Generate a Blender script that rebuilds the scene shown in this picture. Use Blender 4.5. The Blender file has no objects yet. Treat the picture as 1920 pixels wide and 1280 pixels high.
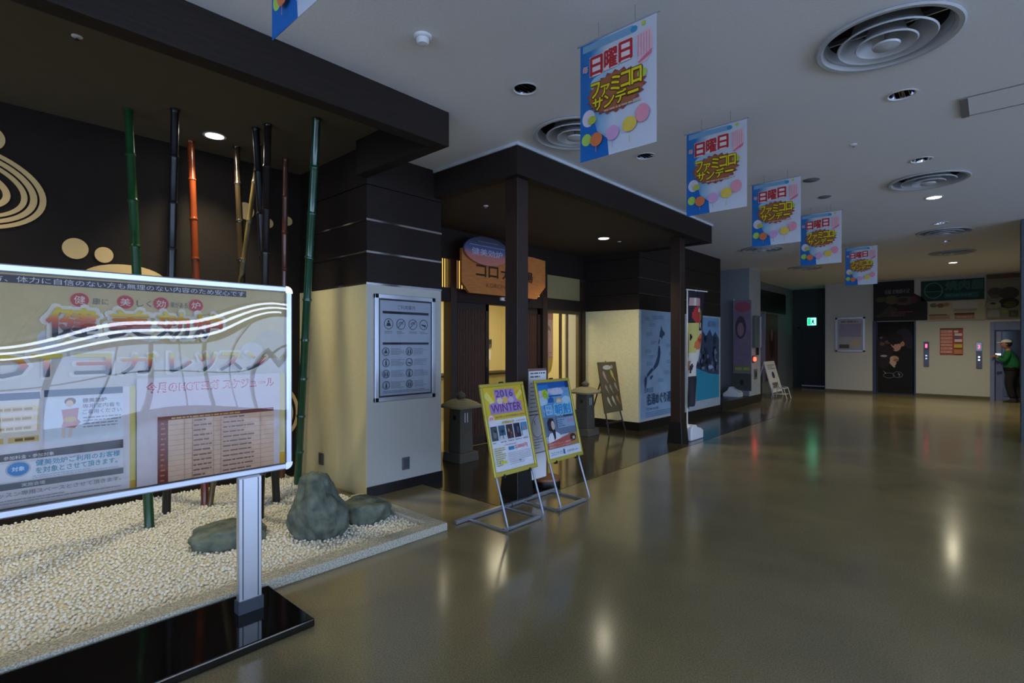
import bpy, bmesh, math, random
from mathutils import Vector, Matrix, noise
random.seed(7)
PI = math.pi
sc = bpy.context.scene
C = sc.collection

# ---------------------------------------------------------------- camera
cam = bpy.data.objects.new('camera', bpy.data.cameras.new('camera'))
C.objects.link(cam); sc.camera = cam
cam.location = (0, 0, 1.5)
cam.rotation_euler = (PI/2, 0, math.radians(42.3))
cam.data.sensor_width = 36.0
cam.data.lens = 36.0*990/1920
cam.data.shift_y = 5/1920
cam.data.clip_start = 0.05; cam.data.clip_end = 200

# ---------------------------------------------------------------- world, exposure, light
w = bpy.data.worlds.new('world'); sc.world = w; w.use_nodes = True
w.node_tree.nodes['Background'].inputs[0].default_value = (0.35, 0.45, 0.6, 1)
w.node_tree.nodes['Background'].inputs[1].default_value = 0.3
vs = sc.view_settings
vs.view_transform = 'Standard'; vs.look = 'None'; vs.gamma = 1.0; vs.exposure = 0.16
try: vs.use_curve_mapping = False
except Exception: pass
WINDOW_GLOW = 2.5        # daylight through the lobby windows
def lamp(name, kind, loc, power, color, rot=(0,0,0), **kw):
    l = bpy.data.lights.new(name, kind); l.energy = power; l.color = color
    for k, v in kw.items(): setattr(l, k, v)
    o = bpy.data.objects.new(name, l); o.location = loc; o.rotation_euler = rot
    C.objects.link(o); return o
WARM = (1.0, 0.82, 0.55); COOL = (0.9, 0.95, 1.0); CREAM = (1.0, 0.9, 0.62)
def spot(loc, power, color, deg, blend=0.6, rot=(0,0,0), size=0.05):
    return lamp('spot_light', 'SPOT', loc, power, color, rot, spot_size=math.radians(deg), spot_blend=blend, shadow_soft_size=size)
spot((-5.38,1.78,3.40), 125, CREAM, 105, 0.9)
spot((-4.35,-0.35,3.38), 60, CREAM, 125, 0.9)
spot((-5.38,-0.2,3.38), 45, CREAM, 115, 0.9)
spot((-4.40,6.92,3.05), 100, CREAM, 130, 0.9)
spot((-0.56,8.73,3.36), 30, COOL, 120, 0.8)
spot((-0.68,16.0,3.36), 270, CREAM, 155, 0.9)
lamp('shop_light', 'AREA', (-7.2,5.6,2.95), 75, CREAM, (0,0,0), size=1.6)
lamp('shop_light', 'AREA', (-7.0,8.0,2.95), 45, CREAM, (0,0,0), size=1.2)

# ---------------------------------------------------------------- materials
_M = {}
def srgb(c):
    return tuple(((x/12.92) if x <= 0.04045 else ((x+0.055)/1.055)**2.4) for x in [v/255 for v in c])
def new_mat(name):
    m = bpy.data.materials.new(name); m.use_nodes = True
    return m, m.node_tree.nodes, m.node_tree.links, m.node_tree.nodes['Principled BSDF']
def mat(name, rgb, rough=0.5, metal=0.0, vary=0.08, scale=6.0, bump=0.0, spec=0.5, stretch=(1,1,1), coat=0.0, detail=4.0):
    if name in _M: return _M[name]
    m, N, L, b = new_mat(name)
    c = srgb(rgb)
    tc = N.new('ShaderNodeTexCoord'); mp = N.new('ShaderNodeMapping'); nz = N.new('ShaderNodeTexNoise')
    L.new(tc.outputs['Object'], mp.inputs[0]); mp.inputs['Scale'].default_value = stretch
    L.new(mp.outputs[0], nz.inputs['Vector']); nz.inputs['Scale'].default_value = scale; nz.inputs['Detail'].default_value = detail
    rp = N.new('ShaderNodeValToRGB'); L.new(nz.outputs['Fac'], rp.inputs[0])
    rp.color_ramp.elements[0].position = 0.3; rp.color_ramp.elements[1].position = 0.7
    rp.color_ramp.elements[0].color = tuple(x*(1-vary) for x in c)+(1,)
    rp.color_ramp.elements[1].color = tuple(min(1, x*(1+vary)) for x in c)+(1,)
    L.new(rp.outputs[0], b.inputs['Base Color'])
    b.inputs['Roughness'].default_value = rough; b.inputs['Metallic'].default_value = metal
    b.inputs['Specular IOR Level'].default_value = spec
    if coat: b.inputs['Coat Weight'].default_value = coat; b.inputs['Coat Roughness'].default_value = 0.08
    if bump:
        bp = N.new('ShaderNodeBump'); bp.inputs['Strength'].default_value = bump; bp.inputs['Distance'].default_value = 0.01
        L.new(nz.outputs['Fac'], bp.inputs['Height']); L.new(bp.outputs[0], b.inputs['Normal'])
    _M[name] = m; return m
def ink(rgb):
    return mat('ink_%02x%02x%02x' % tuple(rgb), rgb, 0.6, vary=0.04, scale=30, spec=0.3)
def glow(name, rgb, strength):
    if name in _M: return _M[name]
    m, N, L, b = new_mat(name)
    b.inputs['Base Color'].default_value = srgb(rgb)+(1,)
    b.inputs['Emission Color'].default_value = srgb(rgb)+(1,); b.inputs['Emission Strength'].default_value = strength
    _M[name] = m; return m
def ramp_mat(name, stops, axis=2, lo=0.0, hi=1.0, rough=0.6, alpha=1.0, wob=0.0):
    """colour printed along one object axis"""
    m, N, L, b = new_mat(name)
    tc = N.new('ShaderNodeTexCoord'); sp = N.new('ShaderNodeSeparateXYZ'); mr = N.new('ShaderNodeMapRange')
    L.new(tc.outputs['Object'], sp.inputs[0]); L.new(sp.outputs[axis], mr.inputs[0])
    mr.inputs[1].default_value = lo; mr.inputs[2].default_value = hi
    src = mr.outputs[0]
    if wob:
        nz = N.new('ShaderNodeTexNoise'); nz.inputs['Scale'].default_value = 6.0
        L.new(tc.outputs['Object'], nz.inputs['Vector'])
        ma = N.new('ShaderNodeMath'); ma.operation = 'MULTIPLY_ADD'; ma.inputs[1].default_value = wob
        L.new(nz.outputs['Fac'], ma.inputs[0]); L.new(src, ma.inputs[2])
        sb = N.new('ShaderNodeMath'); sb.operation = 'SUBTRACT'; sb.inputs[1].default_value = wob/2
        L.new(ma.outputs[0], sb.inputs[0]); src = sb.outputs[0]
    rp = N.new('ShaderNodeValToRGB'); L.new(src, rp.inputs[0])
    e = rp.color_ramp.elements
    e[0].position = stops[0][0]; e[0].color = srgb(stops[0][1])+(1,)
    e[1].position = stops[-1][0]; e[1].color = srgb(stops[-1][1])+(1,)
    for p, c in stops[1:-1]:
        x = e.new(p); x.color = srgb(c)+(1,)
    L.new(rp.outputs[0], b.inputs['Base Color']); b.inputs['Roughness'].default_value = rough
    b.inputs['Alpha'].default_value = alpha
    _M[name] = m; return m

def floor_material(name, base, dark, rough):
    m, N, L, b = new_mat(name)
    tc = N.new('ShaderNodeTexCoord')
    n1 = N.new('ShaderNodeTexNoise'); n1.inputs['Scale'].default_value = 1.1; n1.inputs['Detail'].default_value = 3
    n2 = N.new('ShaderNodeTexNoise'); n2.inputs['Scale'].default_value = 130; n2.inputs['Detail'].default_value = 2
    L.new(tc.outputs['Object'], n1.inputs['Vector']); L.new(tc.outputs['Object'], n2.inputs['Vector'])
    r1 = N.new('ShaderNodeValToRGB'); L.new(n1.outputs['Fac'], r1.inputs[0])
    r1.color_ramp.elements[0].position = 0.3; r1.color_ramp.elements[0].color = srgb(dark)+(1,)
    r1.color_ramp.elements[1].position = 0.7; r1.color_ramp.elements[1].color = srgb(base)+(1,)
    r2 = N.new('ShaderNodeValToRGB'); L.new(n2.outputs['Fac'], r2.inputs[0])
    r2.color_ramp.elements[0].position = 0.35; r2.color_ramp.elements[0].color = (0.72,0.72,0.72,1)
    r2.color_ramp.elements[1].position = 0.62; r2.color_ramp.elements[1].color = (1.12,1.12,1.12,1)
    mx = N.new('ShaderNodeMix'); mx.data_type = 'RGBA'; mx.blend_type = 'MULTIPLY'; mx.inputs[0].default_value = 1
    L.new(r1.outputs[0], mx.inputs[6]); L.new(r2.outputs[0], mx.inputs[7])
    L.new(mx.outputs[2], b.inputs['Base Color'])
    rr = N.new('ShaderNodeMapRange'); L.new(n1.outputs['Fac'], rr.inputs[0])
    rr.inputs[3].default_value = rough*0.8; rr.inputs[4].default_value = rough*1.25
    L.new(rr.outputs[0], b.inputs['Roughness'])
    b.inputs['Specular IOR Level'].default_value = 0.75
    bp = N.new('ShaderNodeBump'); bp.inputs['Strength'].default_value = 0.03; bp.inputs['Distance'].default_value = 0.01
    L.new(n1.outputs['Fac'], bp.inputs['Height']); L.new(bp.outputs[0], b.inputs['Normal'])
    return m
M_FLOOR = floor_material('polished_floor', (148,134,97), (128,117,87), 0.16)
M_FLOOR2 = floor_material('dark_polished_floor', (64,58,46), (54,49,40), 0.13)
M_CEIL = mat('ceiling_paint', (232,232,234), 0.85, vary=0.03, scale=60, bump=0.1)
M_SOFFIT = mat('soffit_paint', (84,77,64), 0.8, vary=0.04)
M_WHITE = mat('white_wall', (190,190,184), 0.8, vary=0.03, scale=50, bump=0.12)
M_CREAM = mat('cream_wall', (214,200,150), 0.8, vary=0.03, scale=50, bump=0.12)
M_GREY = mat('grey_wall', (128,134,140), 0.8, vary=0.04, scale=20)
M_DGREY = mat('dark_grey_wall', (62,68,66), 0.8, vary=0.05)
M_BLACKW = mat('black_wall', (34,28,23), 0.85, vary=0.08, scale=9, spec=0.2)
M_WOOD = mat('dark_wood', (34,26,22), 0.62, vary=0.28, scale=7, stretch=(6,1,14), bump=0.08, spec=0.3)
M_WOODV = mat('dark_wood_upright', (46,31,24), 0.45, vary=0.3, scale=7, stretch=(14,14,1), bump=0.08)
M_BLACK = mat('black_base', (22,20,20), 0.35, vary=0.1)
M_GLOSSB = mat('black_gloss', (14,13,14), 0.07, vary=0.1, spec=0.7)
M_CHROME = mat('bright_metal', (225,225,230), 0.14, metal=1.0, vary=0.02)
M_ALU = mat('brushed_aluminium', (205,210,220), 0.34, metal=0.85, vary=0.04, scale=40, stretch=(1,1,12))
M_STEEL = mat('painted_steel', (150,156,168), 0.35, metal=0.6, vary=0.05)
M_GRANITE = mat('granite', (176,172,156), 0.6, vary=0.55, scale=120, detail=2)
M_STONE = mat('lantern_stone', (84,80,70), 0.85, vary=0.2, scale=60, bump=0.4)
M_PAPER = mat('paper', (232,232,236), 0.7, vary=0.02, spec=0.3)
M_PLASTICW = mat('white_plastic', (225,226,228), 0.4, vary=0.02)
M_DARKIN = mat('dark_void', (18,18,18), 0.9)
M_YFRAME = mat('gold_frame', (186,172,70), 0.35, metal=0.3, vary=0.05)

def sheet_mat(name, reflect=1.0, bump=0.0, tint=(1,1,1)):
    m, N, L, b = new_mat(name)
    N.remove(b); out = N['Material Output']
    tr = N.new('ShaderNodeBsdfTransparent'); tr.inputs[0].default_value = tint+(1,)
    gl = N.new('ShaderNodeBsdfGlossy'); gl.inputs['Roughness'].default_value = 0.01
    fr = N.new('ShaderNodeFresnel'); fr.inputs[0].default_value = 1.5
    mu = N.new('ShaderNodeMath'); mu.operation = 'MULTIPLY'; mu.inputs[1].default_value = reflect; mu.use_clamp = True
    mx = N.new('ShaderNodeMixShader')
    L.new(fr.outputs[0], mu.inputs[0]); L.new(mu.outputs[0], mx.inputs[0]); L.new(tr.outputs[0], mx.inputs[1]); L.new(gl.outputs[0], mx.inputs[2])
    L.new(mx.outputs[0], out.inputs[0]); _M[name] = m; return m
M_ACRYLIC = sheet_mat('acrylic_sheet', 1.6)
M_GLASS = sheet_mat('clear_glass', 1.0)

# ---------------------------------------------------------------- mesh builder
class MB:
    def __init__(s): s.v = []; s.f = []; s.m = []
    def face(s, idx, m=0): s.f.append(tuple(idx)); s.m.append(m)
    def box(s, x0, x1, y0, y1, z0, z1, m=0):
        if x0 > x1: x0, x1 = x1, x0
        if y0 > y1: y0, y1 = y1, y0
        if z0 > z1: z0, z1 = z1, z0
        n = len(s.v)
        s.v += [(x0,y0,z0),(x1,y0,z0),(x1,y1,z0),(x0,y1,z0),(x0,y0,z1),(x1,y0,z1),(x1,y1,z1),(x0,y1,z1)]
        for q in ((3,2,1,0),(4,5,6,7),(0,1,5,4),(1,2,6,5),(2,3,7,6),(3,0,4,7)): s.face([n+i for i in q], m)
        return s
    def taper(s, cx, cy, a0, b0, a1, b1, z0, z1, m=0):
        n = len(s.v)
        for a, b, z in ((a0,b0,z0),(a1,b1,z1)):
            s.v += [(cx-a,cy-b,z),(cx+a,cy-b,z),(cx+a,cy+b,z),(cx-a,cy+b,z)]
        for q in ((3,2,1,0),(4,5,6,7),(0,1,5,4),(1,2,6,5),(2,3,7,6),(3,0,4,7)): s.face([n+i for i in q], m)
        return s
    def lathe(s, prof, cx=0, cy=0, seg=32, m=0, cap=True):
        n = len(s.v); k = len(prof)
        for r, z in prof:
            for i in range(seg):
                a = 2*PI*i/seg; s.v.append((cx+r*math.cos(a), cy+r*math.sin(a), z))
        for j in range(k-1):
            for i in range(seg):
                a, b = n+j*seg+i, n+j*seg+(i+1) % seg
                s.face((a, b, b+seg, a+seg), m)
        if cap:
            s.face([n+i for i in range(seg)][::-1], m); s.face([n+(k-1)*seg+i for i in range(seg)], m)
        return s
    def tube(s, pts, r, seg=10, m=0):
        pts = [Vector(p) for p in pts]; n = len(s.v); k = len(pts)
        rs = r if isinstance(r, (list, tuple)) else [r]*k
        ref = None
        for i, p in enumerate(pts):
            d = (pts[min(i+1, k-1)]-pts[max(i-1, 0)]).normalized()
            if ref is None: ref = Vector((0,0,1)) if abs(d.z) < 0.9 else Vector((1,0,0))
            a = d.cross(ref).normalized(); b = a.cross(d).normalized(); ref = b
            for j in range(seg):
                t = 2*PI*j/seg; s.v.append(tuple(p+a*rs[i]*math.cos(t)+b*rs[i]*math.sin(t)))
        for i in range(k-1):
            for j in range(seg):
                a, b = n+i*seg+j, n+i*seg+(j+1) % seg
                s.face((a, a+seg, b+seg, b), m)
        s.face([n+j for j in range(seg)], m); s.face([n+(k-1)*seg+j for j in range(seg)][::-1], m)
        return s
    def prism(s, poly, d0, d1, axis=0, m=0):
        """poly: 2D points; axis 0 -> (y,z) swept over x; 1 -> (x,z) over y; 2 -> (x,y) over z"""
        n = len(s.v); k = len(poly)
        def P(a, b, d): return ((d,a,b), (a,d,b), (a,b,d))[axis]
        for d in (d0, d1): s.v += [P(a, b, d) for a, b in poly]
        s.face([n+i for i in range(k)], m); s.face([n+k+i for i in range(k)][::-1], m)
        for i in range(k): j = (i+1) % k; s.face((n+i, n+k+i, n+k+j, n+j), m)
        return s
def build(name, mb, mats, parent=None, bevel=0.0, smooth=False, fix=True):
    me = bpy.data.meshes.new(name)
    off = Vector((0,0,0)); p = parent
    while p is not None: off += p.location; p = p.parent
    me.from_pydata([tuple(Vector(v)-off) for v in mb.v], [], mb.f)
    if not isinstance(mats, (list, tuple)): mats = [mats]
    for m in mats: me.materials.append(m)
    me.polygons.foreach_set('material_index', mb.m)
    me.validate(); me.update()
    if fix:
        bm = bmesh.new(); bm.from_mesh(me); bmesh.ops.recalc_face_normals(bm, faces=bm.faces); bm.to_mesh(me); bm.free()
    if smooth:
        me.polygons.foreach_set('use_smooth', [True]*len(me.polygons))
        try: me.set_sharp_from_angle(angle=math.radians(35))
        except Exception: pass
    o = bpy.data.objects.new(name, me); C.objects.link(o)
    if parent is not None: o.parent = parent
    if bevel:
        md = o.modifiers.new('bevel', 'BEVEL'); md.width = bevel; md.segments = 2; md.limit_method = 'ANGLE'
    return o
def tag(o, label, cat, group=None, kind=None):
    o['label'] = label; o['category'] = cat
    if group: o['group'] = group
    if kind: o['kind'] = kind
    return o
def thing(name, label, cat, loc, group=None, kind=None):
    o = bpy.data.objects.new(name, None); o.empty_display_size = 0.1; C.objects.link(o); o.location = loc
    return tag(o, label, cat, group, kind)
def dup(o, loc=None, parent=None, label=None, kids=None):
    c = o.copy(); C.objects.link(c)
    if parent is not None: c.parent = parent
    if loc is not None: c.location = loc
    if label: c['label'] = label
    for ch in (kids or KIDS).get(o.name, []): dup(ch, None, c)
    return c
KIDS = {}
def index_kids(root):
    for o in bpy.data.objects:
        if o.parent is not None:
            l = KIDS.setdefault(o.parent.name, [])
            if o not in l: l.append(o)
def struct(name, mb, mats, label, cat, **kw):
    return tag(build(name, mb, mats, **kw), label, cat, kind='structure')

# ---------------------------------------------------------------- flat print
_TXT = {}
def glyphs(s, bold=0.0, serif=False):
    k = (s, bold)
    if k in _TXT: return _TXT[k]
    cu = bpy.data.curves.new('t', 'FONT'); cu.body = s; cu.size = 1.0; cu.offset = bold; cu.resolution_u = 2
    ob = bpy.data.objects.new('t', cu); C.objects.link(ob)
    dg = bpy.context.evaluated_depsgraph_get()
    me = bpy.data.meshes.new_from_object(ob.evaluated_get(dg))
    v = [(p.co.x, p.co.y) for p in me.vertices]; f = [tuple(p.vertices) for p in me.polygons]
    bpy.data.objects.remove(ob); bpy.data.curves.remove(cu); bpy.data.meshes.remove(me)
    if not v: v = [(0,0),(1,0),(1,1)]; f = [(0,1,2)]
    x0 = min(a for a, b in v); x1 = max(a for a, b in v); y0 = min(b for a, b in v); y1 = max(b for a, b in v)
    v = [((a-x0)/max(x1-x0, 1e-6), (b-y0)/max(y1-y0, 1e-6)) for a, b in v]
    _TXT[k] = (v, f); return _TXT[k]
class Print:
    """flat printed shapes; u runs along U, v along V, each later shape lies a hair in front of the earlier ones"""
    def __init__(s, O, U, V, Nn, step=0.0004):
        s.O, s.U, s.V, s.N, s.step = Vector(O), Vector(U), Vector(V), Vector(Nn), step
        s.mb = MB(); s.mats = []; s.lay = 1.0
    def mi(s, c):
        m = ink(c) if isinstance(c, tuple) else c
        if m not in s.mats: s.mats.append(m)
        return s.mats.index(m)
    def pt(s, u, v): return tuple(s.O+s.U*u+s.V*v+s.N*(s.step*s.lay))
    def poly(s, pts, c):
        n = len(s.mb.v); s.mb.v += [s.pt(u, v) for u, v in pts]
        s.mb.face(range(n, n+len(pts)), s.mi(c)); s.lay += 1; return s
    def rect(s, u0, v0, u1, v1, c): return s.poly([(u0,v0),(u1,v0),(u1,v1),(u0,v1)], c)
    def ell(s, u, v, a, b, c, n=24): return s.poly([(u+a*math.cos(2*PI*i/n), v+b*math.sin(2*PI*i/n)) for i in range(n)], c)
    def ring(s, u, v, a, b, t, c, n=28, seg=None):
        m = s.mi(c); k = len(s.mb.v); a0, a1 = seg or (0, 2*PI)
        for i in range(n+1):
            t_ = a0+(a1-a0)*i/n
            for q in (0, t): s.mb.v.append(s.pt(u+(a-q)*math.cos(t_), v+(b-q)*math.sin(t_)))
        for i in range(n): s.mb.face((k+2*i, k+2*i+2, k+2*i+3, k+2*i+1), m)
        s.lay += 1; return s
    def text(s, t, u0, v0, u1, v1, c, bold=0.0, skew=0.0):
        vv, ff = glyphs(t); m = s.mi(c); h = v1-v0; q = bold*h
        if bold < 0.018: offs = [(0,0)]
        elif bold < 0.05: offs = [(q,0),(-q,0),(0,q),(0,-q)]
        else: offs = [(0,0)]+[(q*math.cos(PI*i/4), q*math.sin(PI*i/4)) for i in range(8)]
        for du, dv in offs:
            n = len(s.mb.v)
            s.mb.v += [s.pt(u0+du+(u1-u0)*a+skew*b*h, v0+dv+h*b) for a, b in vv]
            for f in ff: s.mb.face([n+i for i in f], m)
            s.lay += 0.02
        s.lay += 1; return s
    def lines(s, u0, v0, u1, v1, n, c, fill=0.45, seed=1):
        """rows too small to read"""
        rnd = random.Random(seed); h = (v1-v0)/n
        for i in range(n):
            y = v1-h*(i+0.5); u = u0; end = u1-(u1-u0)*rnd.choice((0,0,0.1,0.35))
            while u < end:
                w_ = min(rnd.uniform(0.5, 2.2)*h, end-u)
                k = len(s.mb.v); s.mb.v += [s.pt(a, b) for a, b in ((u,y-h*fill/2),(u+w_,y-h*fill/2),(u+w_,y+h*fill/2),(u,y+h*fill/2))]
                s.mb.face(range(k, k+4), s.mi(c)); u += w_+h*0.28
        s.lay += 1; return s
    def done(s, name, parent): return build(name, s.mb, s.mats, parent, fix=False)
def printX(x, y0, z0, step=0.0004): return Print((x,y0,z0), (0,1,0), (0,0,1), (1,0,0), step)
def printY(y, x0, z0, step=0.0004): return Print((x0,y,z0), (1,0,0), (0,0,1), (0,-1,0), step)

# ================================================================ SETTING
H = 3.4
struct('floor', MB().box(-9.5,9,-7,21,-0.1,0.0), M_FLOOR, 'polished beige speckled floor of the wide hall', 'floor')
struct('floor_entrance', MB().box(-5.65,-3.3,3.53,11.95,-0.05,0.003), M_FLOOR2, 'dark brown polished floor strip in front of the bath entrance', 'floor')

# ceiling sheet with round openings for the recessed fittings
DIFF = [(-0.49,4.0),(-0.55,7.76),(-0.6,11.5),(-0.62,14.2),(-2.78,3.9),(-3.4,11.15),(-3.45,14.6)]
DOWN = [(-0.51,4.97),(-0.54,6.86),(-0.6,10.65),(-0.64,12.6),(-2.57,2.97),(-2.59,4.85),(-2.6,7.0)]
LIT = [(-0.56,8.73),(-0.68,16.0)]
def hole_sheet(x0, x1, y0, y1, z, holes, seg=36):
    bm = bmesh.new(); ed = []
    def loop(pts):
        vs_ = [bm.verts.new((p[0], p[1], z)) for p in pts]
        for i in range(len(vs_)): ed.append(bm.edges.new((vs_[i], vs_[(i+1) % len(vs_)])))
    loop([(x0,y0),(x1,y0),(x1,y1),(x0,y1)])
    for cx, cy, r in holes: loop([(cx+r*math.cos(2*PI*i/seg), cy+r*math.sin(2*PI*i/seg)) for i in range(seg)])
    bmesh.ops.triangle_fill(bm, use_beauty=True, edges=ed)
    mb = MB(); bm.verts.ensure_lookup_table(); bm.verts.index_update()
    mb.v = [tuple(v.co) for v in bm.verts]; 
    for f in bm.faces: mb.face([v.index for v in f.verts])
    bm.free(); return mb
mb = hole_sheet(-3.42, 9, -7, 21, H, [(x,y,0.335) for x, y in DIFF if x > -3.3]+[(x,y,0.085) for x, y in DOWN+LIT])
mb.box(-9.5,9,-7,21,3.75,3.85)
mb2 = MB().box(-9.5,-3.42,2.87,21,H,H+0.05)
n = len(mb.v); mb.v += mb2.v
for f, m_ in zip(mb2.f, mb2.m): mb.face([n+i for i in f], m_)
ceil = struct('ceiling', mb, M_CEIL, 'white painted ceiling of the hall with round fittings', 'ceiling')
mb = MB()
mb.tube([(-0.15,5.36,H-.003),(0.9,5.36,H-.003)], 0.004, 4); mb.tube([(-0.15,5.8,H-.003),(0.9,5.8,H-.003)], 0.004, 4); mb.tube([(0.9,5.36,H-.003),(0.9,5.8,H-.003)], 0.004, 4)
mb.box(-0.19,-0.14,5.36,5.8,H-0.012,H)
hp = thing('access_hatch', 'long rectangular access hatch outlined in the ceiling beyond the largest round vent', 'hatch', (0.35,5.58,H))
build('hatch_frame', mb, mat('hatch_edge', (120,116,112), 0.6), hp)
build('hatch_panel', MB().box(-0.14,0.89,5.37,5.79,H-0.004,H-0.001), M_CEIL, hp)

# planter alcove
struct('ceiling_alcove', MB().box(-6.1,-3.43,-6,2.86,3.45,3.55), M_SOFFIT, 'brownish soffit over the bamboo garden', 'ceiling')
struct('wall_alcove_back', MB().box(-6.1,-5.9,-6,2.86,0,3.45), M_BLACKW, 'black wall behind the bamboo poles', 'wall')
mb = MB().box(-3.43,-3.3,-6,2.86,3.12,3.46).box(-4.52,-3.43,2.74,2.86,3.12,3.46)
tag(build('beam', mb, M_WOOD, bevel=0.004), 'long dark brown fascia beam under the ceiling above the bamboo garden', 'beam')

# the block with the framed notice
wb = struct('wall_notice_block', MB().box(-6.1,-4.52,2.86,3.8,0,2.09), M_WHITE, 'white lower wall carrying the framed notice', 'wall')
build('side_facing', MB().box(-6.0,-4.52,2.852,2.86,0.0,2.09), M_CREAM, wb)
build('core', MB().box(-6.1,-4.54,2.88,3.78,2.09,H), M_BLACKW, wb)
for z0, z1 in ((2.1,2.395),(2.41,2.71),(2.725,3.06),(3.07,3.4)):
    build('panel', MB().box(-4.54,-4.52,2.86,3.8,z0,z1).box(-6.0,-4.54,2.86,2.88,z0,z1 if z1 < 3.3 else 3.46), M_WOOD, wb)
for z in (2.09,2.4,2.715):
    build('metal_strip', MB().box(-4.535,-4.51,2.85,3.8,z-.004,z+0.016).box(-6.0,-4.53,2.85,2.87,z-.004,z+0.012), M_CHROME, wb)
build('baseboard', MB().box(-4.53,-4.505,2.86,3.81,0,0.1), M_BLACK, wb)

# recess with the sliding doors
XD = -5.65
wd = struct('wall_entrance', MB().box(XD-0.1,XD,3.8,8.2,2.7,H), M_WOOD, 'dark wood wall with sliding doors and slatted transom of the bath entrance', 'wall')
build('head_rail', MB().box(XD-0.1,XD+0.04,3.8,8.2,2.1,2.29), M_WOOD, wd)
for a, b in ((3.8,4.7),(4.88,5.0),(6.93,7.05),(8.1,8.2)):
    build('door_post', MB().box(XD-0.1,XD+0.05,a,b,0,2.7), M_WOODV, wd)
def slats(y0, y1, pitch, wd_):
    y = y0
    while y < y1:
        build('slat', MB().box(XD-0.014,XD-0.005,y,y+wd_,2.29,2.7), M_WOODV, wd); y += pitch
slats(4.71,4.87,0.042,0.02); slats(5.01,6.92,0.05,0.024)
m_scr = mat('woven_screen', (142,132,92), 0.8, vary=0.3, scale=160, detail=1)
build('screen', MB().box(XD-0.04,XD-0.02,7.05,8.1,2.29,2.7), m_scr, wd)
m_lat = mat('transom_backing', (225,190,90), 0.8)
build('transom_glass', MB().box(XD-0.035,XD-0.03,4.7,6.93,2.29,2.7), glow('transom_backlit_glow', (250,205,100), 1.2), wd)  # no lamp: emission stands in for shop light shining through the transom
def sliding(y0, y1, label, name='sliding_door'):
    t = thing(name, label, 'door', (XD-0.05,(y0+y1)/2,0))
    mb = MB().box(XD-0.05,XD-0.01,y0,y0+0.07,0.01,2.1).box(XD-0.05,XD-0.01,y1-0.07,y1,0.01,2.1).box(XD-0.05,XD-0.01,y0,y1,2.0,2.1).box(XD-0.05,XD-0.01,y0,y1,0.01,0.14)
    build('door_frame', mb, M_WOODV, t)
    build('door_panel', MB().box(XD-0.04,XD-0.03,y0+0.07,y1-0.07,0.14,2.0), mat('red_brown_wood', (84,56,42), 0.55, vary=0.15, stretch=(8,8,1)), t)
    mb = MB(); y = y0+0.09
    while y < y1-0.08: mb.box(XD-0.03,XD-0.02,y,y+0.012,0.14,2.0); y += 0.03
    build('lattice', mb, mat('lattice_wood', (76,50,38), 0.55), t)
    build('pull', MB().box(XD-0.01,XD+0.002,y1-0.055,y1-0.02,0.9,1.15), M_BLACK, t)
    return t
sliding(4.99,5.70,'dark red-brown lattice sliding door behind the first stone lantern')
sliding(6.30,6.93,'dark lattice sliding door mostly hidden by the near canopy post')
# glazed side light
sl = thing('side_window', 'tall glazed side light glowing warm beside the lattice doors', 'window', (XD,7.57,0))
mb = MB().box(XD-0.06,XD,7.05,7.13,0,2.1).box(XD-0.06,XD,8.03,8.1,0,2.1).box(XD-0.06,XD,7.13,8.03,2.04,2.1).box(XD-0.06,XD,7.13,8.03,0,0.3).box(XD-0.05,XD-0.01,7.5,7.54,0.3,2.04).box(XD-0.05,XD-0.01,7.7,7.73,0.3,2.04)
build('window_frame', mb, mat('bronze_frame', (96,84,62), 0.4, metal=0.4), sl)
for a, b in ((7.13,7.5),(7.54,7.7),(7.73,8.03)):
    mb = MB(); mb.v = [(XD-0.03,y,z) for y, z in ((a,0.3),(b,0.3),(b,2.04),(a,2.04))]; mb.face((0,1,2,3)); build('pane', mb, M_GLASS, sl, fix=False)
ps = printX(XD-0.16,7.05,0.95,0.002)
pn = thing('hanging_poster', 'pale pink poster with a rounded foot hanging inside the side light', 'poster', (XD-0.17,7.3,1.0))
pts = [(0.0,0.28),(0.02,0.15),(0.08,0.05),(0.16,0.0),(0.26,0.0),(0.34,0.05),(0.38,0.15),(0.40,0.28),(0.40,1.12),(0.0,1.12)]
build('sheet', MB().prism([(7.08+a,0.97+b) for a, b in pts], XD-0.17, XD-0.165), mat('pink_sheet', (226,178,150), 0.7), pn)
ps.poly([(0.03+0.0,0.30),(0.05,0.17),(0.11,0.07),(0.18,0.02),(0.28,0.02),(0.36,0.07),(0.40,0.2),(0.42,0.3)], (226,180,80))
ps.rect(0.04,0.98,0.42,1.1,(222,150,130)).ell(0.27,0.78,0.08,0.1,(150,120,96)).ell(0.29,0.72,0.06,0.08,(214,176,150)).poly([(0.13,0.75),(0.17,0.74),(0.2,0.55),(0.16,0.5)],(150,122,98))
ps.lines(0.14,0.3,0.38,0.42,3,(196,130,110)); ps.done('print', pn)

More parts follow.
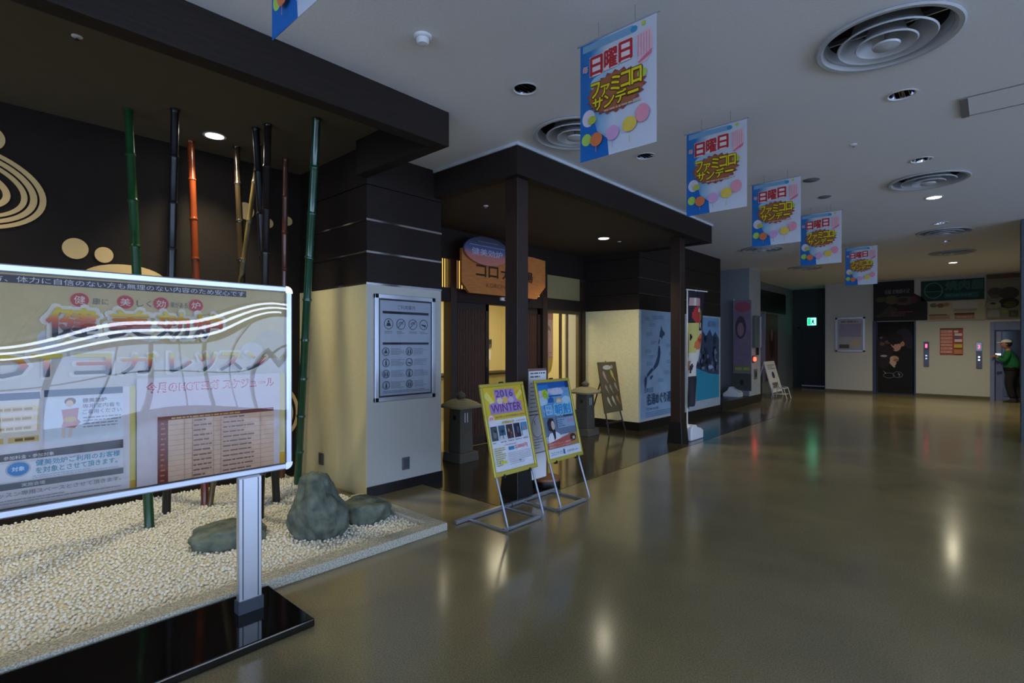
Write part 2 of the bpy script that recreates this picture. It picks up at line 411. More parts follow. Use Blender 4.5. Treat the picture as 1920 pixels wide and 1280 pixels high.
# shop interior
struct('wall_shop_interior', MB().box(-9.2,-9.0,3.6,9.5,0,3.1).box(-9.2,XD-0.1,3.4,3.6,0,3.1).box(-9.2,-6.1,9.5,9.7,0,3.1).box(-9.2,XD-0.1,3.6,9.5,3.0,3.1), M_CREAM, 'warm cream walls seen inside the bath entrance', 'wall')
ip = thing('counter', 'low pale counter inside the entrance', 'counter', (-8.2,7.0,0))
build('body', MB().box(-8.5,-7.9,6.2,9.0,0,0.85), mat('counter_body', (150,140,92), 0.6), ip); build('worktop', MB().box(-8.53,-7.87,6.15,9.0,0.85,0.89), M_WOOD, ip)
pi = thing('wall_panel', 'small grey control panel on the cream wall inside the entrance', 'panel', (-8.99,9.2,1.5))
build('housing', MB().box(-9.0,-8.96,8.98,9.12,1.42,1.62), mat('panel_grey', (96,100,104), 0.4), pi); build('screen', MB().box(-8.96,-8.955,9.0,9.10,1.5,1.6), mat('panel_screen', (40,56,66), 0.2), pi)
pp = thing('paper_notice', 'small paper notices under the control panel inside the entrance', 'notice', (-8.99,9.1,1.2))
build('sheet', MB().box(-9.0,-8.995,8.94,9.12,1.12,1.36), M_PAPER, pp)

# right-hand wall of the recess
wr = struct('wall_poster_side', MB().box(-6.1,-4.5,8.2,11.87,0,2.1), M_WHITE, 'white lower wall carrying the two large bath posters', 'wall')
build('return_facing', MB().box(-5.65,-4.51,8.192,8.2,0,2.1), mat('return_cream', (222,214,170), 0.8, scale=50, bump=0.1), wr)
build('core', MB().box(-6.1,-4.52,8.22,11.85,2.1,H), M_BLACKW, wr)
for z0, z1 in ((2.11,2.37),(2.385,2.64),(2.655,3.0),(3.01,3.4)):
    build('panel', MB().box(-4.52,-4.5,8.2,11.87,z0,z1).box(-5.65,-4.52,8.2,8.22,z0,z1), M_WOOD, wr)
for z in (2.375,2.645):
    build('metal_strip', MB().box(-4.51,-4.49,8.19,11.87,z,z+0.011), mat('dull_metal', (150,150,155), 0.3, metal=1.0), wr)
build('baseboard', MB().box(-4.51,-4.485,8.18,11.88,0,0.15).box(-5.65,-4.49,8.175,8.2,0,0.15), M_BLACK, wr)

# canopy
cn = thing('canopy', 'dark wood canopy with a white top edge over the bath entrance', 'canopy', (-4.4,6.0,3.1))
mb = MB().box(-3.42,-3.3,3.7,8.35,3.1,3.37).box(-5.65,-3.42,3.7,3.82,3.1,3.37).box(-4.5,-3.42,8.23,8.35,3.1,3.37)
build('fascia', mb, M_WOOD, cn, bevel=0.003)
build('soffit_board', MB().box(-5.65,-3.42,3.82,8.23,3.12,3.16), mat('canopy_soffit', (62,52,42), 0.7, vary=0.1), cn)
build('edge_trim', MB().box(-3.42,-3.285,3.685,8.36,3.37,H).box(-5.0,-3.42,3.685,3.8,3.37,H), mat('edge_white', (196,204,214), 0.4), cn)

def canopy_post(x, y, label):
    t = thing('post', label, 'post', (x,y,0), 'canopy posts')
    build('shaft', MB().box(x-0.08,x+0.08,y-0.08,y+0.08,0.3,3.12), M_WOODV, t, bevel=0.004)
    build('shoe', MB().taper(x,y,0.12,0.12,0.095,0.095,0.0,0.33), M_BLACK, t, bevel=0.004)
    return t
canopy_post(-3.45,3.86,'square dark wood canopy post behind the yellow framed sign stands')
canopy_post(-3.55,7.66,'square dark wood canopy post beside the food flag')

# ---- far left recess, pillar, corridor
struct('trim_platform', MB().box(-6.1,-4.45,11.87,13.75,0,0.2), M_BLACK, 'low black plinth in the recess beyond the bath wall', 'plinth')
struct('wall_recess', MB().box(-7.5,-5.2,14.6,20.6,0,H).box(-6.2,-6.1,11.87,13.75,0,H).box(-7.5,-4.5,13.75,14.6,0.2,H), M_GREY, 'grey walls of the side recess and square pillar', 'wall')
struct('baseboard_pillar', MB().box(-5.2,-4.49,13.74,14.61,0,0.2), M_BLACK, 'black plinth under the square grey pillar', 'baseboard')
build('face', MB().box(-4.5,-4.492,13.76,14.6,0.2,H), mat('pillar_face', (172,178,182), 0.8), bpy.data.objects['wall_recess'])
struct('wall_corridor_end', MB().box(-5.2,-3.9,20.4,20.6,0,H), M_DGREY, 'dark end wall of the corridor under the exit sign', 'wall')
dd = struct('door_1', MB().box(-4.95,-4.12,20.34,20.4,0.01,2.05), mat('dark_door', (36,38,38), 0.5), 'dark corridor door below the green exit sign', 'door')
build('door_frame', MB().box(-5.0,-4.95,20.32,20.4,0,2.1).box(-4.12,-4.07,20.32,20.4,0,2.1).box(-5.0,-4.07,20.32,20.4,2.05,2.1), M_DGREY, dd)
build('kick_plate', MB().box(-4.9,-4.2,20.33,20.34,0.05,0.09), M_ALU, dd)
ex = thing('exit_sign', 'small glowing green exit sign above the dark corridor door', 'sign', (-4.57,20.3,2.27))
build('housing', MB().box(-4.72,-4.44,20.3,20.4,2.14,2.41), M_PLASTICW, ex)
build('lit_face', MB().box(-4.71,-4.45,20.29,20.3,2.15,2.40), glow('exit_glow', (110,255,205), 3.2), ex)
pe = printY(20.289,-4.71,2.15,0.002)
pe.rect(0.01,0.01,0.10,0.24,glow('exit_glow_green',(20,190,120),1.5)).ell(0.17,0.185,0.02,0.02,(10,120,80)).poly([(0.14,0.16),(0.2,0.17),(0.19,0.1),(0.23,0.03),(0.2,0.03),(0.16,0.09),(0.12,0.03),(0.10,0.04),(0.14,0.11)],(10,120,80))
pe.done('print', ex)

# ---- far elevator wall
YF = 19.2
we = MB().box(-3.95,-2.69,19.2,20.6,0.08,H).box(-2.69,-1.64,19.35,19.6,2.18,H).box(-1.64,-0.05,19.2,19.6,0.08,H).box(-0.05,1.1,19.45,19.6,2.1,H).box(-0.05,1.1,19.2,19.5,2.1,H).box(-2.69,-1.64,19.2,19.35,2.2,H)
struct('wall_far', we, M_WHITE, 'white far wall between the lift doors', 'wall')
struct('baseboard_far', MB().box(-3.96,-2.69,19.19,19.3,0,0.08).box(-1.64,-0.05,19.19,19.3,0,0.08), mat('far_base', (92,84,66), 0.6), 'brown skirting along the far wall', 'baseboard')
d2 = struct('door_2', MB().box(-2.69,-1.64,19.36,19.4,0,2.18), mat('lift_door', (20,20,26), 0.35), 'lift door covered by the dark portrait film', 'door')
build('door_frame', MB().box(-2.69,-2.6,19.2,19.36,0,2.18).box(-1.68,-1.64,19.2,19.36,0,2.18), mat('lift_frame_blue', (52,62,82), 0.4, metal=0.3), d2)
d3 = struct('door_3', MB().box(-0.05,1.1,19.32,19.36,0,2.1), mat('blue_door', (104,116,156), 0.45), 'blue-grey glazed door the person is opening', 'door')
build('door_frame', MB().box(-0.05,0.04,19.2,19.32,0,2.1).box(0.04,1.1,19.24,19.32,1.88,2.1).box(0.98,1.1,19.2,19.32,0,1.88), mat('blue_frame', (120,132,172), 0.45), d3)
build('glass_panel', MB().box(0.2,0.95,19.305,19.32,0.1,1.84), mat('dark_glass', (26,36,42), 0.15), d3)
build('window_reflection', MB().box(0.08,0.17,19.30,19.32,1.15,1.84), mat('pale_reflection', (150,158,190), 0.4), d3)  # pale strip painted as a window's reflection on the door
build('handle', MB().box(0.06,0.17,19.23,19.26,1.2,1.25).box(0.1,0.12,19.26,19.3,1.21,1.24), M_CHROME, d3)
# right side
struct('wall_right_pillar', MB().box(0.325,1.1,11.15,11.6,0,H), mat('pillar_dark', (70,78,88), 0.7), 'grey pillar corner at the right edge of the hall', 'wall')
struct('wall_right', MB().box(1.1,1.3,11.3,20.6,0,H).box(1.1,9.0,11.3,11.5,0,H), M_GREY, 'plain wall on the right beyond the lobby', 'wall')
struct('wall_back', MB().box(-6.1,9,-7.0,-6.8,0,0.35).box(-6.1,9,-7.0,-6.8,2.9,H).box(-6.1,-2.9,-7.0,-6.8,0.35,2.9).box(1.95,2.05,-7.0,-6.8,0.35,2.9), M_WHITE, 'plain white wall behind the viewer', 'wall')
# window wall of the lobby
mb = MB().box(8.8,9.0,-7,11.3,0,0.35).box(8.8,9.0,-7,11.3,2.9,H)
ys = [-6.8+i*1.5 for i in range(13)]
for y in ys: mb.box(8.75,8.95,y-0.05,y+0.05,0.35,2.9)
wwall = struct('wall_window_side', mb, M_WHITE, 'lobby wall of large windows to the right of the hall', 'wall')
wp = struct('window_1', MB().box(8.85,8.86,-6.75,11.25,0.35,2.9), None if False else mat('x', (1,1,1)), 'daylit lobby windows', 'window')
mg, N_, L_, b_ = new_mat('daylit_pane')
tc_ = N_.new('ShaderNodeTexCoord'); sp_ = N_.new('ShaderNodeSeparateXYZ'); L_.new(tc_.outputs['Object'], sp_.inputs[0])
rp_ = N_.new('ShaderNodeValToRGB'); mr_ = N_.new('ShaderNodeMapRange'); mr_.inputs[1].default_value = 0.35; mr_.inputs[2].default_value = 2.9
L_.new(sp_.outputs[2], mr_.inputs[0]); L_.new(mr_.outputs[0], rp_.inputs[0])
e_ = rp_.color_ramp.elements; e_[0].position = 0.25; e_[0].color = (0.48,0.63,1.0,1); e_[1].position = 0.45; e_[1].color = (0.50,0.67,1.0,1)
L_.new(rp_.outputs[0], b_.inputs['Emission Color']); b_.inputs['Emission Strength'].default_value = WINDOW_GLOW*2
b_.inputs['Base Color'].default_value = (0.05,0.05,0.06,1)
wp.data.materials[0] = mg
wp2 = struct('window_2', MB().box(-2.9,8.8,-6.93,-6.92,0.35,2.9), mg, 'daylit windows behind the viewer', 'window')
for x in (-1.4,0.1,1.6,3.1,4.6,6.1,7.6): build('mullion', MB().box(x-.03,x+.03,-6.92,-6.85,0.35,2.9), M_ALU, wp2)
for y in ys[1:-1]: build('mullion', MB().box(8.72,8.8,y-0.75,y-0.72,0.35,2.9).box(8.72,8.8,y-0.75,y+0.75,2.0,2.05), M_ALU, wp)
# ceiling battens of the lobby, lit
tb = thing('batten_light', 'lit tube light over the lobby, the one nearest the hall', 'light', (5.5,3,3.3), 'lobby tube lights')
build('tube', MB().box(5.46,5.54,0.2,5.8,2.88,2.92), glow('tube_glow', (222,236,255), 14.0), tb)
build('housing', MB().box(5.4,5.6,0.2,5.8,2.92,2.98).box(5.49,5.51,1.2,1.22,2.98,H).box(5.49,5.51,4.8,4.82,2.98,H), M_PLASTICW, tb)
for x in (6.4,7.5):
    t2 = thing('batten_light', 'lit tube light over the lobby, '+('the middle one' if x < 7 else 'the one nearest the windows'), 'light', (x,3,3.3), 'lobby tube lights')
    build('tube', MB().box(x-.04,x+.04,0.2,5.8,2.88,2.92), glow('tube_glow', (222,236,255), 14.0), t2)
    build('housing', MB().box(x-.1,x+.1,0.2,5.8,2.92,2.98).box(x-.01,x+.01,1.2,1.22,2.98,H).box(x-.01,x+.01,4.8,4.82,2.98,H), M_PLASTICW, t2)

# ================================================================ PLANTER
mb = MB().box(-3.38,-3.25,-3.0,2.80,0,0.062).box(-4.52,-3.38,2.68,2.80,0,0.062)
tag(build('curb', mb, M_GRANITE, bevel=0.006), 'low speckled granite curb edging the white gravel bed', 'curb')

# white gravel: one bed, pebbles scattered by geometry nodes
def gravel():
    nx, ny = 40, 60; mb = MB(); x0, x1, y0, y1 = -5.9, -3.38, -1.6, 2.68
    def hz(x, y): return 0.018+0.02*noise.noise(Vector((x*1.3, y*1.3, 0)))+0.015*(x1-x)/2.5
    for j in range(ny+1):
        for i in range(nx+1):
            x = x0+(x1-x0)*i/nx; y = y0+(y1-y0)*j/ny; mb.v.append((x, y, hz(x, y)))
    for j in range(ny):
        for i in range(nx):
            a = j*(nx+1)+i; mb.face((a, a+1, a+nx+2, a+nx+1))
    o = build('gravel', mb, mat('gravel_bed', (212,204,182), 0.9, vary=0.3, scale=90), fix=False)
    tag(o, 'bed of small white pebbles around the bamboo poles and rocks', 'gravel', kind='stuff')
    ng = bpy.data.node_groups.new('pebbles', 'GeometryNodeTree')
    ng.interface.new_socket('Geometry', in_out='INPUT', socket_type='NodeSocketGeometry')
    ng.interface.new_socket('Geometry', in_out='OUTPUT', socket_type='NodeSocketGeometry')
    N = ng.nodes; L = ng.links
    gi = N.new('NodeGroupInput'); go = N.new('NodeGroupOutput'); jn = N.new('GeometryNodeJoinGeometry')
    dp = N.new('GeometryNodeDistributePointsOnFaces'); dp.distribute_method = 'POISSON'
    dp.inputs['Distance Min'].default_value = 0.0185; dp.inputs['Density Max'].default_value = 6000
    ico = N.new('GeometryNodeMeshIcoSphere'); ico.inputs['Radius'].default_value = 0.0118; ico.inputs['Subdivisions'].default_value = 2
    ss = N.new('GeometryNodeSetShadeSmooth'); sm = N.new('GeometryNodeSetMaterial')
    mp = mat('white_pebble', (240,236,222), 0.7, vary=0.10, scale=40)
    sm.inputs['Material'].default_value = mp
    io = N.new('GeometryNodeInstanceOnPoints')
    rv = N.new('FunctionNodeRandomValue'); rv.data_type = 'FLOAT_VECTOR'
    rv.inputs[0].default_value = (0.75,0.7,0.6); rv.inputs[1].default_value = (1.15,1.0,0.95)
    rr = N.new('FunctionNodeRandomValue'); rr.data_type = 'FLOAT_VECTOR'; rr.inputs[0].default_value = (-0.5,-0.5,0); rr.inputs[1].default_value = (0.5,0.5,6.28); rr.inputs['Seed'].default_value = 3
    sp = N.new('GeometryNodeSetPosition'); ro = N.new('FunctionNodeRandomValue'); ro.data_type = 'FLOAT_VECTOR'
    ro.inputs[0].default_value = (0,0,-0.003); ro.inputs[1].default_value = (0,0,0.011); ro.inputs['Seed'].default_value = 5
    L.new(gi.outputs[0], dp.inputs['Mesh']); L.new(gi.outputs[0], jn.inputs[0])
    L.new(dp.outputs['Points'], sp.inputs['Geometry']); L.new(ro.outputs[0], sp.inputs['Offset'])
    L.new(sp.outputs[0], io.inputs['Points']); L.new(ico.outputs[0], ss.inputs[0]); L.new(ss.outputs[0], sm.inputs[0]); L.new(sm.outputs[0], io.inputs['Instance'])
    L.new(rv.outputs[0], io.inputs['Scale']); L.new(rr.outputs[0], io.inputs['Rotation'])
    L.new(io.outputs[0], jn.inputs[0]); L.new(jn.outputs[0], go.inputs[0])
    md = o.modifiers.new('pebbles', 'NODES'); md.node_group = ng
gravel()

def bamboo(top, base, r, m, label):
    top, base = Vector(top), Vector(base)
    t = thing('bamboo_pole', label, 'bamboo', tuple(base), 'bamboo poles')
    pts, rs = [], []; n = 9; rings = MB()
    for i in range(n):
        f0, f1 = i/n, (i+1)/n
        for f, k in ((f0+0.002,1.02),(f0+0.005,0.94),(f0+0.05,0.94),(f1-0.010,0.96),(f1-0.004,1.02),(f1-0.0025,1.16),(f1-0.001,1.16)):
            pts.append(base+(top-base)*f); rs.append(r*k*(1-0.12*f))
        pass
    build('culm', MB().tube(pts, rs, 14), m, t, smooth=True)
G_ = mat('green_bamboo', (20,66,30), 0.32, vary=0.2, scale=3, coat=0.15)
K_ = mat('black_bamboo', (12,11,10), 0.4, vary=0.3, scale=3, coat=0.15)
O_ = mat('orange_bamboo', (112,48,20), 0.25, vary=0.25, scale=3, coat=0.15)
D_ = mat('dark_brown_bamboo', (46,36,24), 0.22, vary=0.5, scale=4, coat=0.6)
R_ = mat('red_brown_bamboo', (84,46,34), 0.3, vary=0.2, scale=3, coat=0.4)
Y_ = mat('olive_bamboo', (92,78,44), 0.25, vary=0.4, scale=3, coat=0.15)
bamboo((-5.31,1.10,3.45),(-5.02,1.18,0.02),0.038,G_,'green bamboo pole left of the ceiling lamp, its foot just under the board')
bamboo((-5.02,1.36,3.45),(-5.34,1.38,0.02),0.036,K_,'thick black bamboo pole next to the orange one')
bamboo((-5.69,1.67,3.45),(-5.31,1.68,0.02),0.036,O_,'orange-brown bamboo pole nearest the lit patch of wall')
bamboo((-5.53,2.03,3.45),(-4.84,1.90,0.02),0.034,D_,'dark glossy bamboo pole with a bright streak right of the ceiling lamp')
bamboo((-4.92,1.97,3.45),(-4.95,2.17,0.02),0.036,K_,'black bamboo pole leaning on its twin in the clump')
bamboo((-4.76,2.01,3.45),(-4.59,1.87,0.02),0.036,mat('brown_black_bamboo', (34,26,24), 0.25, coat=0.4),'brown-black bamboo pole at the right of the dark clump')
bamboo((-5.28,2.15,3.45),(-5.23,1.69,0.02),0.026,Y_,'slanting olive bamboo pole crossing behind the dark clump')
bamboo((-5.49,2.50,3.45),(-5.75,2.58,0.02),0.032,R_,'thin red-brown bamboo pole deep in the corner of the alcove')
bamboo((-4.32,2.24,3.45),(-5.39,2.58,0.02),0.040,mat('teal_bamboo', (18,70,48), 0.22, vary=0.2, coat=0.5),'green bamboo pole rising behind the tall rock')

def rock(center, dims, seed, label, shape):
    bm = bmesh.new(); bmesh.ops.create_icosphere(bm, subdivisions=5, radius=1.0)
    for v in bm.verts:
        p = v.co.copy(); q = p*1.3+Vector((seed*7.1, seed*3.3, 0))
        d = 1+0.18*noise.noise(q)+0.12*noise.noise(q*2.3)-0.07*abs(noise.noise(q*4.1))+0.035*noise.noise(q*9)+0.018*noise.noise(q*22)
        v.co = shape(p*d)
        v.co = Vector((v.co.x*dims[0], v.co.y*dims[1], v.co.z*dims[2]))
    me = bpy.data.meshes.new('rock'); bm.to_mesh(me); bm.free()
    me.polygons.foreach_set('use_smooth', [True]*len(me.polygons))
    m = mat('garden_rock', (98,106,94), 0.9, vary=0.55, scale=11, bump=1.6, detail=12)
    me.materials.append(m)
    o = bpy.data.objects.new('rock', me); C.objects.link(o); o.location = center
    return tag(o, label, 'rock', 'garden rocks')
def tall(p):
    z = p.z; k = 1.0-0.42*max(0, z); return Vector((p.x*k, (p.y)*k-0.16*z, z if z < 0.75 else 0.75+(z-0.75)*0.4))
def slab(p):
    return Vector((p.x, p.y, p.z if p.z < 0.5 else 0.5+(p.z-0.5)*0.4))
rock((-3.90,2.03,0.20),(0.225,0.225,0.36),3,'tall pointed grey-green rock standing on the gravel in front of the cream wall', tall)
rock((-4.24,1.50,0.06),(0.21,0.26,0.15),8,'low flat rock half hidden behind the aluminium board leg', slab)
rock((-3.95,2.49,0.08),(0.20,0.22,0.16),5,'low rock tucked beside the tall one by the curb', slab)

# mural on the black wall
mu = thing('mural', 'beige rings and dots applied to the black wall behind the bamboo', 'mural', (-5.9,0.9,2.6))
m_mu = mat('beige_vinyl', (206,172,112), 0.7, vary=0.04)
def mring(y, z, a, b, t, tz):
    mb = MB(); n_ = 64
    for i in range(n_):
        th = 2*PI*i/n_
        for q, qz in ((0,0),(t,tz)):
            cy_ = math.cos(th); sx = abs(cy_)**0.92*(1 if cy_ > 0 else -1); 
            for x in (-5.9,-5.888): mb.v.append((x, y+(a-q)*sx, z+(b-qz)*math.sin(th)+0.05*(1-abs(cy_))))
    for i in range(n_):
        a_ = 4*i; b_ = 4*((i+1) % n_)
        mb.face((a_+1,b_+1,b_+3,a_+3)); mb.face((a_,a_+1,b_+1,b_)); mb.face((a_+2,b_+2,b_+3,a_+3))
    build('ring', mb, m_mu, mu)
for a, b, t, tz in ((0.60,0.345,0.042,0.028),(0.543,0.303,0.044,0.030),(0.482,0.258,0.038,0.026),(0.38,0.19,0.045,0.036)): mring(0.05,2.70,a,b,t,tz)
for y, z, a, b in ((0.84,2.33,0.09,0.09),(1.04,2.30,0.068,0.07),(1.2,2.08,0.33,0.15),(0.30,3.14,0.10,0.10),(2.25,2.92,0.09,0.09),(2.50,2.83,0.045,0.05),(2.71,2.89,0.05,0.05)):
    build('dot', MB().prism([(y+a*math.cos(2*PI*i/32), z+b*math.sin(2*PI*i/32)) for i in range(32)], -5.9,-5.888), m_mu, mu)
for r in (0.34,0.27,0.2,0.13): mring(2.5,0.72,r,r,0.035,0.035)

# wall outlets
def outlet_x(x, y, z, label):
    t = thing('outlet', label, 'outlet', (x,y,z), None)
    build('cover', MB().box(x,x+0.012,y-0.048,y+0.048,z-0.065,z+0.065), mat('outlet_grey', (92,96,104), 0.4), t, bevel=0.006)
    build('flap', MB().box(x+0.012,x+0.018,y-0.03,y+0.03,z-0.045,z+0.045), mat('outlet_grey2', (80,84,92), 0.4), t, bevel=0.004)
outlet_x(-4.52,3.32,0.26,'grey outlet cover low on the white wall under the framed notice')
t = thing('outlet', 'brown-grey outlet cover low on the cream wall behind the tall rock', 'outlet', (-5.39,2.85,0.26))
build('cover', MB().box(-5.44,-5.34,2.838,2.852,0.19,0.32), mat('outlet_brown', (96,82,70), 0.4), t, bevel=0.006)
build('flap', MB().box(-5.42,-5.36,2.832,2.838,0.21,0.30), mat('outlet_grey2', (80,84,92), 0.4), t, bevel=0.004)

# ================================================================ BIG NOTICE BOARD
bd = thing('notice_board', 'large aluminium-framed notice board on a black base standing in front of the gravel', 'board', (-3.0,0.6,0))
XB = -3.05; YB0, YB1, ZB0, ZB1 = -0.30, 1.42, 0.775, 1.835
fw = 0.035
def frame_bar(y0, y1, z0, z1): return MB().box(XB-0.03, XB+0.02, y0, y1, z0, z1)
for nm, bb in (('frame_rail', frame_bar(YB0+0.03,YB1-0.03,ZB1-fw,ZB1)), ('frame_rail', frame_bar(YB0+0.03,YB1-0.03,ZB0,ZB0+fw)),
               ('frame_stile', frame_bar(YB1-fw,YB1,ZB0+0.03,ZB1-0.03)), ('frame_stile', frame_bar(YB0,YB0+fw,ZB0+0.03,ZB1-0.03))):
    build(nm, bb, M_ALU, bd, bevel=0.006)
for (y, z, sy, sz) in ((YB1,ZB1,-1,-1),(YB1,ZB0,-1,1),(YB0,ZB1,1,-1),(YB0,ZB0,1,1)):
    mb = MB(); pts = [(y+sy*0.04,z)]+[(y+sy*(0.035-0.035*math.sin(a*PI/12)), z+sz*(0.035-0.035*math.cos(a*PI/12))) for a in range(0,7)]+[(y,z+sz*0.04),(y+sy*0.036,z+sz*0.04),(y+sy*0.04,z+sz*0.036)]
    mb.prism(pts, XB-0.032, XB+0.024); build('corner_cap', mb, M_CHROME, bd)
build('backing', MB().box(XB-0.02,XB-0.005,YB0+0.03,YB1-0.03,ZB0+0.03,ZB1-0.03), M_PAPER, bd)
# poster print, u = y, v = z
P = printX(XB-0.004, 0, 0, 0.0003)
P.rect(YB0+0.03,ZB0+0.03,YB1-0.03,ZB1-0.03,(203,184,136))
P.rect(YB0+0.03,1.28,YB1-0.03,1.42,(205,196,184)).poly([(0.2,1.42),(0.9,1.42),(0.75,1.53),(0.3,1.5)],(206,190,160))
P.ell(0.345,1.515,0.04,0.05,(196,196,200)).ell(0.42,1.45,0.07,0.05,(200,194,188)).ell(1.30,1.50,0.09,0.08,(190,178,148)).ell(1.2,1.46,0.06,0.05,(205,198,186))
P.rect(YB0+0.035,1.758,1.17,1.792,(74,72,84))
P.text('初めての方、体が硬い方、体力に自信のない方も無理のない内容のため安心です',-0.22,1.762,1.16,1.788,(222,222,226),0.012)
for y, ch in ((0.45,'健'),(0.62,'美'),(0.765,'効'),(0.92,'炉')):
    P.ell(y,1.70,0.036,0.034,(186,74,66)).ring(y,1.70,0.036,0.034,0.003,(220,160,150)).text(ch,y-0.02,1.682,y+0.02,1.718,(238,222,214),0.01)
P.text('康に',0.495,1.682,0.555,1.712,(84,100,96),0.01).text('しく',0.665,1.682,0.725,1.712,(84,100,96),0.01).text('果がある',0.805,1.682,0.88,1.712,(84,90,86),0.01)
for t_, a, z0, b, z1 in (('健',0.335,1.53,0.515,1.66),('美',0.55,1.53,0.72,1.66),('効',0.745,1.53,0.885,1.66),('炉',0.905,1.53,1.04,1.655)):
    P.text(t_,a-0.012,z0-0.01,b+0.012,z1+0.01,(226,220,204),0.075)
for t_, a, b in (('H',-0.02,0.10),('O',0.12,0.275),('T',0.285,0.385),('ヨ',0.43,0.56),('ガ',0.60,0.74),('レ',0.80,0.895),('ッ',0.93,1.01),('ス',1.03,1.14),('ン',1.165,1.27)):
    P.text(t_,a-0.012,1.352,b+0.012,1.462,(224,216,200),0.06)
# lower left sheet
P.rect(-0.27,0.815,0.645,1.30,(222,214,214))
P.rect(0.635,0.815,0.66,1.30,(214,196,110)).rect(0.635,0.815,0.66,0.85,(206,160,60))
P.rect(0.0,1.265,0.315,1.295,(50,70,104)).rect(0.328,1.27,0.608,1.30,(56,78,104))
P.rect(-0.2,1.08,0.315,1.26,(226,212,190))
for z in (1.225,1.185,1.145): P.rect(-0.1,z-0.012,0.31,z+0.012,(222,196,140)).lines(0.05,z-0.008,0.29,z+0.008,1,(170,130,70),0.7,seed=int(z*100))
P.rect(0.215,1.085,0.31,1.108,(214,180,110)).lines(0.235,1.088,0.30,1.105,1,(120,90,40),0.7).rect(0.05,1.085,0.2,1.108,(214,180,110)).lines(0.07,1.088,0.19,1.105,1,(120,90,40),0.7)
P.rect(0.328,1.065,0.608,1.262,(216,222,226))
# printed figure of a woman with a towel
P.ell(0.415,1.245,0.02,0.017,(120,84,60)).ell(0.413,1.236,0.013,0.015,(226,190,160)).poly([(0.385,1.21),(0.445,1.215),(0.44,1.165),(0.452,1.15),(0.43,1.125),(0.385,1.135),(0.392,1.16)],(196,126,120)).ell(0.415,1.165,0.022,0.012,(206,170,80))
P.poly([(0.385,1.13),(0.40,1.128),(0.398,1.085),(0.388,1.085)],(226,204,190)).poly([(0.412,1.128),(0.425,1.128),(0.418,1.085),(0.408,1.085)],(226,204,190))
P.text('健美効炉',0.458,1.236,0.545,1.256,(120,96,104),0.02).text('専用室内着を',0.458,1.210,0.598,1.230,(120,96,104),0.015).text('ご着用ください',0.458,1.184,0.602,1.205,(110,92,104),0.015)
P.lines(0.46,1.12,0.60,1.175,4,(150,146,156),0.4,seed=4)
P.rect(-0.27,1.012,0.608,1.035,(48,40,42)).rect(-0.27,1.035,0.608,1.045,(220,216,216))
P.poly([(-0.27,1.0),(0.608,1.03),(0.608,1.052),(-0.27,1.03)],(54,46,48))
P.text('参加料金・参加対象',0.20,1.016,0.36,1.032,(226,222,220),0.015)
P.rect(-0.27,0.925,0.608,1.0,(224,224,228))
P.ell(0.245,0.975,0.040,0.034,(176,184,190)).ell(0.245,0.975,0.034,0.028,(30,130,196)).text('対象',0.225,0.966,0.265,0.985,(210,232,240),0.02)
P.text('健美効炉ご利用のお客様',0.30,0.978,0.595,1.003,(70,150,176),0.025).text('を対象とさせて頂きます。',0.30,0.946,0.585,0.972,(80,150,170),0.02)
P.lines(0.29,0.925,0.59,0.94,2,(150,170,180),0.35,seed=9)
P.rect(-0.27,0.892,0.608,0.918,(98,104,110)).text('実施会場',0.255,0.897,0.33,0.913,(220,222,222),0.015)
P.text('※一部をヨガレッスン専用スペースとさせて頂きます。',0.02,0.862,0.60,0.882,(126,130,132),0.012)
P.lines(0.02,0.83,0.60,0.852,2,(160,160,160),0.3,seed=12)
# right sheet
P.rect(0.66,0.815,1.345,1.335,(216,204,204)).rect(1.345,0.815,1.375,1.335,(214,200,130)).rect(1.345,0.815,1.375,0.88,(214,168,40))
P.text('今月のHOTヨガ スケジュール',0.70,1.262,1.31,1.312,(196,96,112),0.05).text('今月のHOTヨガ スケジュール',0.705,1.266,1.305,1.308,(240,224,226),0.012)
P.rect(0.745,0.815,1.31,1.142,(120,50,40)).rect(0.79,0.815,1.31,1.122,(222,188,158))
for i in range(12): P.rect(0.79,0.815+i*0.0256,1.31,0.8162+i*0.0256,(150,112,96))
for y in (0.86,0.895,0.995,1.03,1.235): P.rect(y,0.815,y+0.0015,1.122,(150,112,96))
for i in range(12):
    z = 0.82+i*0.0256; P.lines(0.90,z,0.985,z+0.02,1,(140,104,90),0.45,seed=i); P.lines(1.04,z,1.2,z+0.02,1,(140,104,90),0.4,seed=i+30); P.lines(0.755,z,0.775,z+0.016,1,(196,120,80),0.5,seed=i+70)
P.lines(0.80,1.125,1.30,1.14,1,(214,170,90),0.5,seed=99)
P.done('poster_print', bd)
grad = [(0.0,(30,30,44)),(0.28,(40,34,44)),(0.36,(150,34,36)),(0.62,(206,96,28)),(0.85,(214,190,30)),(1.0,(206,186,60))]
gm1 = ramp_mat('sunset_ink_upper', grad, 2, 1.53, 1.66); gm2 = ramp_mat('sunset_ink_lower', grad, 2, 1.36, 1.455)
P2 = printX(XB+0.0175, 0, 0, 0.0003)
for t_, a, z0, b, z1 in (('健',0.335,1.53,0.515,1.66),('美',0.55,1.53,0.72,1.66),('効',0.745,1.53,0.885,1.66),('炉',0.905,1.53,1.04,1.655)): P2.text(t_,a,z0,b,z1,gm1,0.03)
for t_, a, b in (('H',-0.02,0.10),('O',0.12,0.275),('T',0.285,0.385),('ヨ',0.43,0.56),('ガ',0.60,0.74),('レ',0.80,0.895),('ッ',0.93,1.01),('ス',1.03,1.14),('ン',1.165,1.27)): P2.text(t_,a,1.36,b,1.455,gm2,0.03)
P2.done('lettering', bd)
